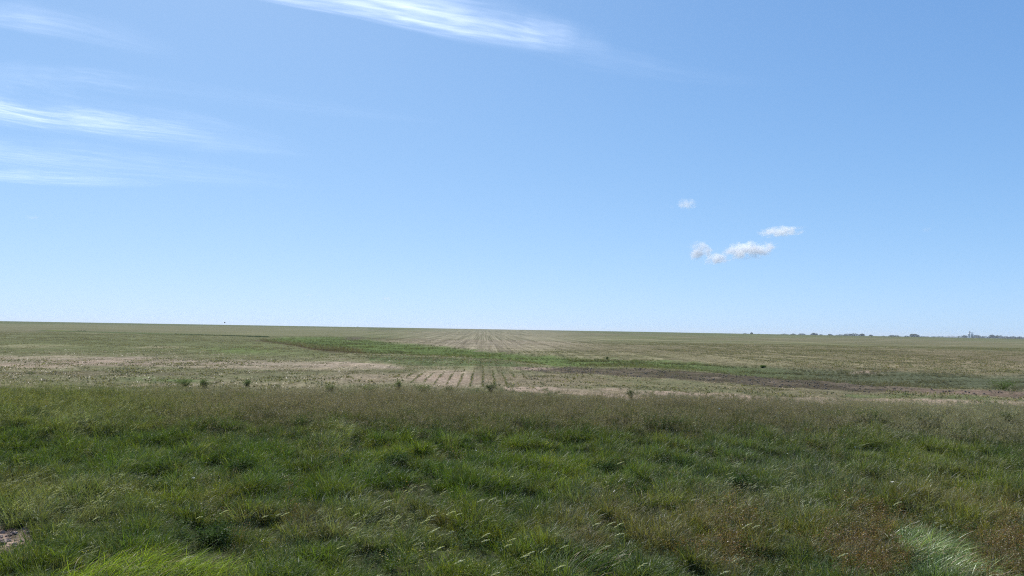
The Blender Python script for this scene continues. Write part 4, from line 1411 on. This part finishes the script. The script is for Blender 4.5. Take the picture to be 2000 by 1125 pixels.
M_steel = plain_material('galvanised_steel', (.62, .63, .64), .6, .2)
M_white = plain_material('white_sheet_metal', (.72, .72, .70), .6, .2, .1)
M_darkroof = plain_material('grey_roof', (.3, .31, .32), .7, .2)
p = at_dist(1893.5, 600, 2500)
el = empty('grain_elevator', (p[0], p[1], 0), -math.atan2(p[0], p[1]))
tag(el, 'pale grain elevator with a raised head house standing over the far tree belt', 'grain elevator')
for nm, fn, mt in (('silo', lambda V, F: cyl(V, F, -2.5, 0, 3.2, 0, 13, 1.8), M_steel), ('silo', lambda V, F: cyl(V, F, 5.2, 0, 3.4, 0, 13, 1.8), M_steel),
                   ('head_house', lambda V, F: (box(V, F, -2.6, 1.0, -2, 2, 14.5, 19.5)), M_white),
                   ('elevator_leg', lambda V, F: box(V, F, -1.4, -.2, -3.9, -3.3, 0, 21.5), M_steel),
                   ('conveyor_bridge', lambda V, F: box(V, F, 1.02, 8.4, -.8, .8, 15.4, 17.0), M_steel)):
    V, F = [], []
    fn(V, F)
    mesh_obj(nm, mesh_from(nm, V, F, [mt]), el)


def shed(px, d, W, H_, D, label):
    p = at_dist(px, 600, d)
    r_ = empty('farm_shed', (p[0], p[1], 0), -math.atan2(p[0], p[1]))
    tag(r_, label, 'shed', 'white sheds by the far trees')
    V, F = [], []
    box(V, F, -W / 2, W / 2, -D / 2, D / 2, 0, H_)
    mesh_obj('wall', mesh_from('wall', V, F, [M_white]), r_)
    V = [np.array(v, float) for v in ((-W / 2 - .4, -D / 2 - .5, H_), (W / 2 + .4, -D / 2 - .5, H_), (W / 2 + .4, 0, H_ + 2), (-W / 2 - .4, 0, H_ + 2),
                                      (W / 2 + .4, D / 2 + .5, H_), (-W / 2 - .4, D / 2 + .5, H_))]
    F = [(0, 1, 2, 3), (3, 2, 4, 5), (0, 3, 5), (1, 4, 2), (0, 5, 4, 1)]
    rf = mesh_obj('roof', mesh_from('roof', V, F, [M_darkroof]), r_)
    rf.location.z = .02
    for k in range(max(1, int(W / 12))):
        V, F = [], []
        box(V, F, -1.8, 1.8, -.06, 0, 0, H_ * .75)
        dd = mesh_obj('door', mesh_from('door', V, F, [M_darkroof]), r_)
        dd.location = (-W / 2 + 6 + 12 * k, -D / 2 - .003, .05)


shed(1857, 2100, 27, 2.6, 10, 'long low white shed in front of the far tree belt')
shed(1811, 2100, 7, 2.6, 7, 'small white shed left of the long low one')

# bird just over the skyline on the left
M_bird = plain_material('dark_feathers', (.05, .045, .04), .8)
p = at_dist(439, 630.5, 160)
bd = empty('bird', tuple(p), .6)
tag(bd, 'tiny dark bird in flight just above the skyline on the left', 'bird')
import bmesh
bm = bmesh.new(); bmesh.ops.create_uvsphere(bm, u_segments=12, v_segments=8, radius=.5)
for v in bm.verts:
    t = v.co.x
    v.co = Vector((t * .32, v.co.y * .11 * (1 - .5 * max(0, -t)), v.co.z * .12 + (.02 if t > .3 else 0)))
me = bpy.data.meshes.new('body'); bm.to_mesh(me); bm.free(); me.materials.append(M_bird)
mesh_obj('body', me, bd)
for s_ in (-1, 1):
    V = [np.array(v, float) for v in ((.06, s_ * .03, .02), (.05, s_ * .16, .14), (-.02, s_ * .30, .20), (-.06, s_ * .15, .12), (-.07, s_ * .03, .02),
                                      (.06, s_ * .03, .0), (.05, s_ * .16, .13), (-.02, s_ * .30, .195), (-.06, s_ * .15, .11), (-.07, s_ * .03, .0))]
    mesh_obj('wing', mesh_from('wing', V, [(0, 1, 3, 4), (1, 2, 3), (5, 8, 6), (5, 9, 8), (6, 8, 7), (0, 5, 6, 1), (1, 6, 7, 2)], [M_bird]), bd)
V = [np.array(v, float) for v in ((-.13, -.02, 0), (-.13, .02, 0), (-.26, .05, -.01), (-.26, -.05, -.01), (-.13, -.02, -.012), (-.13, .02, -.012))]
mesh_obj('tail', mesh_from('tail', V, [(0, 1, 2, 3), (4, 3, 2, 5)], [M_bird]), bd)


# ------------------------------------------------------------------ clouds
def cirrus(name, pts, up_px, dn_px, dens, label, seed, fine=1.0, alt=8000.0):
    """a thin lens of ice cloud 8 km up, drawn out along its centre line"""
    C_ = np.array([on_plane(a, b, alt) for a, b in pts])
    U_ = np.array([on_plane(a, b - u * 1.3, alt) for (a, b), u in zip(pts, up_px)])
    D_ = np.array([on_plane(a, b + u * 1.15, alt) for (a, b), u in zip(pts, dn_px)])
    n, m_ = 60, 16
    t = np.linspace(0, len(pts) - 1, n)
    k = np.arange(len(pts))
    ip = lambda A: np.stack([np.interp(t, k, A[:, i]) for i in range(3)], -1)
    C_, U_, D_ = ip(C_), ip(U_), ip(D_)
    org = C_.mean(0)
    V, UVs = [], []
    for layer in (0, 1):
        for i in range(n):
            for j in range(m_):
                v = j / (m_ - 1) * 2 - 1
                q = C_[i] + (U_[i] - C_[i]) * max(0, v) + (D_[i] - C_[i]) * max(0, -v)
                th = 160 * max(0, (1 - v * v)) * math.sin(math.pi * i / (n - 1)) + 1
                V.append(q - org + np.array([0, 0, th if layer else -th])); UVs.append((i / (n - 1), v))
    F = []
    for layer in (0, 1):
        b = layer * n * m_
        for i in range(n - 1):
            for j in range(m_ - 1):
                F.append((b + i * m_ + j, b + (i + 1) * m_ + j, b + (i + 1) * m_ + j + 1, b + i * m_ + j + 1))
    me = mesh_from(name, V, F, [], None, None, True)
    a = me.attributes.new('lane', 'FLOAT_VECTOR', 'POINT')
    L_ = float(np.linalg.norm(C_[-1] - C_[0])) / 1000
    Wd = float(np.mean(np.linalg.norm(U_ - D_, axis=1))) / 1000
    a.data.foreach_set('vector', np.array([(u, v, 0) for u, v in UVs], dtype=np.float32).ravel())
    m, N, L = new_mat('ice_cloud')
    out = N.new('ShaderNodeOutputMaterial')
    at = N.new('ShaderNodeAttribute'); at.attribute_name = 'lane'
    sp = N.new('ShaderNodeSeparateXYZ'); L.new(at.outputs['Vector'], sp.inputs[0])

    def math_(op, a_, b_=None, cl=False):
        q = N.new('ShaderNodeMath'); q.operation = op; q.use_clamp = cl
        for i, s_ in enumerate((a_, b_)):
            if s_ is None: continue
            if isinstance(s_, (int, float)): q.inputs[i].default_value = s_
            else: L.new(s_, q.inputs[i])
        return q.outputs[0]

    def noise(sx, sy, sz, det, rough, dist=0.0):
        v = N.new('ShaderNodeVectorMath'); v.operation = 'MULTIPLY'; v.inputs[1].default_value = (sx, sy, 1)
        L.new(at.outputs['Vector'], v.inputs[0])
        ad = N.new('ShaderNodeVectorMath'); ad.operation = 'ADD'; ad.inputs[1].default_value = (seed * 3.7, seed * 1.3, sz)
        L.new(v.outputs[0], ad.inputs[0])
        q = N.new('ShaderNodeTexNoise'); q.inputs['Scale'].default_value = 1; q.inputs['Detail'].default_value = det
        q.inputs['Roughness'].default_value = rough; q.inputs['Distortion'].default_value = dist
        L.new(ad.outputs[0], q.inputs['Vector'])
        return q.outputs['Fac']
    u, v = sp.outputs['X'], sp.outputs['Y']
    lump = noise(L_ * .45, Wd * .45, 13, 5, .52, 1.8)
    broad = noise(L_ * .25, Wd * .30, 0, 3, .5, .4)
    streak = noise(L_ * .30 * fine, Wd * .8 * fine, 4, 5, .52, 1.4)
    # edge: shifted by noise, fades both ways
    vv = math_('ADD', v, math_('MULTIPLY', math_('SUBTRACT', broad, .5), 1.5))
    ev = math_('POWER', 2.718, math_('MULTIPLY', math_('MULTIPLY', vv, vv), -4.2))
    eb = math_('SUBTRACT', 1.0, math_('POWER', math_('ABSOLUTE', v), 3.0), True)
    eu = math_('MULTIPLY', math_('MULTIPLY', u, 6.0, True), math_('MULTIPLY', math_('SUBTRACT', 1.0, u), 1.6, True), True)
    s1 = N.new('ShaderNodeMapRange'); s1.inputs[1].default_value = .22; s1.inputs[2].default_value = .82
    s1.interpolation_type = 'SMOOTHSTEP'
    L.new(streak, s1.inputs[0])
    s1.inputs[3].default_value = .2
    al = math_('MULTIPLY', math_('MULTIPLY', ev, eb), math_('MULTIPLY', eu, math_('MULTIPLY', s1.outputs[0], math_('MULTIPLY', lump, 1.7, True))))
    pt = N.new('ShaderNodeMapRange'); pt.interpolation_type = 'SMOOTHSTEP'
    pt.inputs[1].default_value = .32; pt.inputs[2].default_value = .66; pt.inputs[3].default_value = .25
    L.new(noise(L_ * .16, Wd * .22, 9, 2, .5, .3), pt.inputs[0])
    al = math_('MULTIPLY', math_('MULTIPLY', al, pt.outputs[0]), dens * .31, True)
    tr = N.new('ShaderNodeBsdfTransparent'); tl = N.new('ShaderNodeBsdfTranslucent'); tl.inputs['Color'].default_value = (.92, .95, 1, 1)
    mx = N.new('ShaderNodeMixShader')
    L.new(al, mx.inputs[0]); L.new(tr.outputs[0], mx.inputs[1]); L.new(tl.outputs[0], mx.inputs[2])
    L.new(mx.outputs[0], out.inputs['Surface'])
    me.materials.append(m)
    o = mesh_obj(name, me)
    o.location = tuple(org)
    tag(o, label, 'cloud', 'cirrus clouds')


cirrus('cirrus_cloud', [(380, -40), (550, -8), (700, 12), (850, 36), (1000, 58), (1100, 74), (1200, 92)], [44, 50, 54, 58, 56, 50, 30], [18, 18, 24, 34, 44, 40, 20], 2.3,
       'bright white streak of cirrus running down to the right at the top centre', 1, 1.3)
cirrus('cirrus_cloud', [(-260, 180), (0, 212), (130, 232), (260, 246), (420, 262), (620, 296)], [90, 80, 60, 46, 40, 20], [30, 34, 34, 42, 44, 22], 1.25,
       'bright cirrus streak fading right at the middle of the left border', 2)
cirrus('cirrus_cloud', [(-240, 330), (0, 343), (120, 350), (240, 356), (330, 360)], [26, 24, 20, 14, 6], [18, 16, 14, 12, 6], .8,
       'lowest thin cirrus streak at the left border', 3)
cirrus('cirrus_cloud', [(-240, 270), (0, 298), (200, 318), (400, 340), (600, 362)], [44, 42, 40, 34, 16], [30, 36, 38, 26, 12], .6,
       'faint long cirrus veil just above the lowest streak on the left', 4)
cirrus('cirrus_cloud', [(-240, 10), (0, 36), (120, 52), (240, 78), (360, 110)], [50, 48, 44, 42, 20], [24, 20, 26, 30, 20], .5,
       'faint cirrus wisp in the top left corner', 5)
cirrus('cirrus_cloud', [(-200, 110), (0, 140), (170, 150), (330, 172), (560, 205), (900, 240)], [36, 34, 22, 22, 20, 8], [26, 30, 30, 26, 22, 10], .28,
       'very faint spread cirrus above the bright streak on the left', 6)
cirrus('cirrus_cloud', [(900, 60), (1150, 120), (1350, 150), (1550, 168)], [50, 40, 22, 8], [30, 26, 16, 8], .22,
       'very faint cirrus haze trailing below the top streak to the right', 7)


def cumulus(px, py, w_px, h_px, label, seed, dens=.011, alt=1600.0, group='small fair-weather clouds'):
    v = ray(px, py)
    t = (alt - CAM[2]) / v[2]
    c = CAM + v * t
    dist = t
    W, H_ = w_px / FPX * dist, h_px / FPX * dist
    rg = random.Random(seed)
    m, N, L = new_mat('cloud_vapour')
    out = N.new('ShaderNodeOutputMaterial')
    pv = N.new('ShaderNodeVolumePrincipled')
    pv.inputs['Color'].default_value = (1, 1, 1, 1); pv.inputs['Anisotropy'].default_value = .15
    tc = N.new('ShaderNodeTexCoord')
    ln = N.new('ShaderNodeVectorMath'); ln.operation = 'LENGTH'; L.new(tc.outputs['Object'], ln.inputs[0])
    sc = N.new('ShaderNodeVectorMath'); sc.operation = 'MULTIPLY'; k = 1 / (H_ * .5)
    sc.inputs[1].default_value = (W / H_ * 1.0, W / H_ * .8, 1.3)
    L.new(tc.outputs['Object'], sc.inputs[0])
    ad = N.new('ShaderNodeVectorMath'); ad.operation = 'ADD'; ad.inputs[1].default_value = (seed * 2.1, seed * .7, seed * 5.3); L.new(sc.outputs[0], ad.inputs[0])
    n = N.new('ShaderNodeTexNoise'); n.inputs['Scale'].default_value = 1.15; n.inputs['Detail'].default_value = 5; n.inputs['Roughness'].default_value = .55
    L.new(ad.outputs[0], n.inputs['Vector'])
    r = N.new('ShaderNodeMath'); r.operation = 'MULTIPLY_ADD'; r.inputs[1].default_value = -.33; L.new(ln.outputs['Value'], r.inputs[0]); L.new(n.outputs['Fac'], r.inputs[2])
    mr = N.new('ShaderNodeMapRange'); mr.inputs[1].default_value = .27; mr.inputs[2].default_value = .45; mr.inputs[3].default_value = 0; mr.inputs[4].default_value = dens
    L.new(r.outputs[0], mr.inputs[0]); L.new(mr.outputs[0], pv.inputs['Density'])
    L.new(pv.outputs[0], out.inputs['Volume'])
    bm = bmesh.new(); bmesh.ops.create_icosphere(bm, subdivisions=3, radius=1.0)
    me = bpy.data.meshes.new('small_cloud'); bm.to_mesh(me); bm.free(); me.materials.append(m)
    o = mesh_obj('small_cloud', me)
    o.location = tuple(c)
    o.scale = (W / 1.9, W / 4.0, H_ / 1.9)
    o.rotation_euler = (0, -R(3), -math.atan2(c[0], c[1]))
    tag(o, label, 'cloud', group)


cumulus(1463, 489, 112, 38, 'largest small white cloud low in the sky on the right', 11)
cumulus(1368, 492, 62, 42, 'ragged small cloud just left of the largest one', 12)
cumulus(1400, 506, 62, 28, 'lowest scrap of cloud below the ragged one', 13)
cumulus(1525, 452, 92, 22, 'flat slanting cloud above and right of the largest one', 14)
cumulus(1340, 399, 42, 26, 'highest of the small white clouds, compact and alone', 15)
cumulus(1312, 405, 10, 8, 'tiny wisp left of the highest small cloud', 16, .004)
cumulus(65, 425, 24, 8, 'tiny cloud wisp low on the far left of the sky', 17, .004)
cumulus(755, 583, 26, 8, 'tiny cloud low above the skyline left of centre', 18, .004, 1200)
cumulus(1810, 449, 22, 10, 'faint cloud wisp alone on the right of the sky', 19, .003)
cumulus(604, 576, 16, 7, 'faint cloud scrap left of the tiny low cloud', 20, .003, 1200)

# ------------------------------------------------------------------ the air
m, N, L = new_mat('thin_haze')
out = N.new('ShaderNodeOutputMaterial')
pv = N.new('ShaderNodeVolumePrincipled')
pv.inputs['Color'].default_value = (.80, .88, 1.0, 1)
pv.inputs['Density'].default_value = .00011
pv.inputs['Anisotropy'].default_value = .2
L.new(pv.outputs[0], out.inputs['Volume'])
V, F = [], []
box(V, F, -15000, 15000, -15000, 15000, -2.5, 34)
hzb = mesh_obj('haze', mesh_from('haze', V, F, [m]))
tag(hzb, 'thin pale haze over the whole plain', None, None, 'stuff')
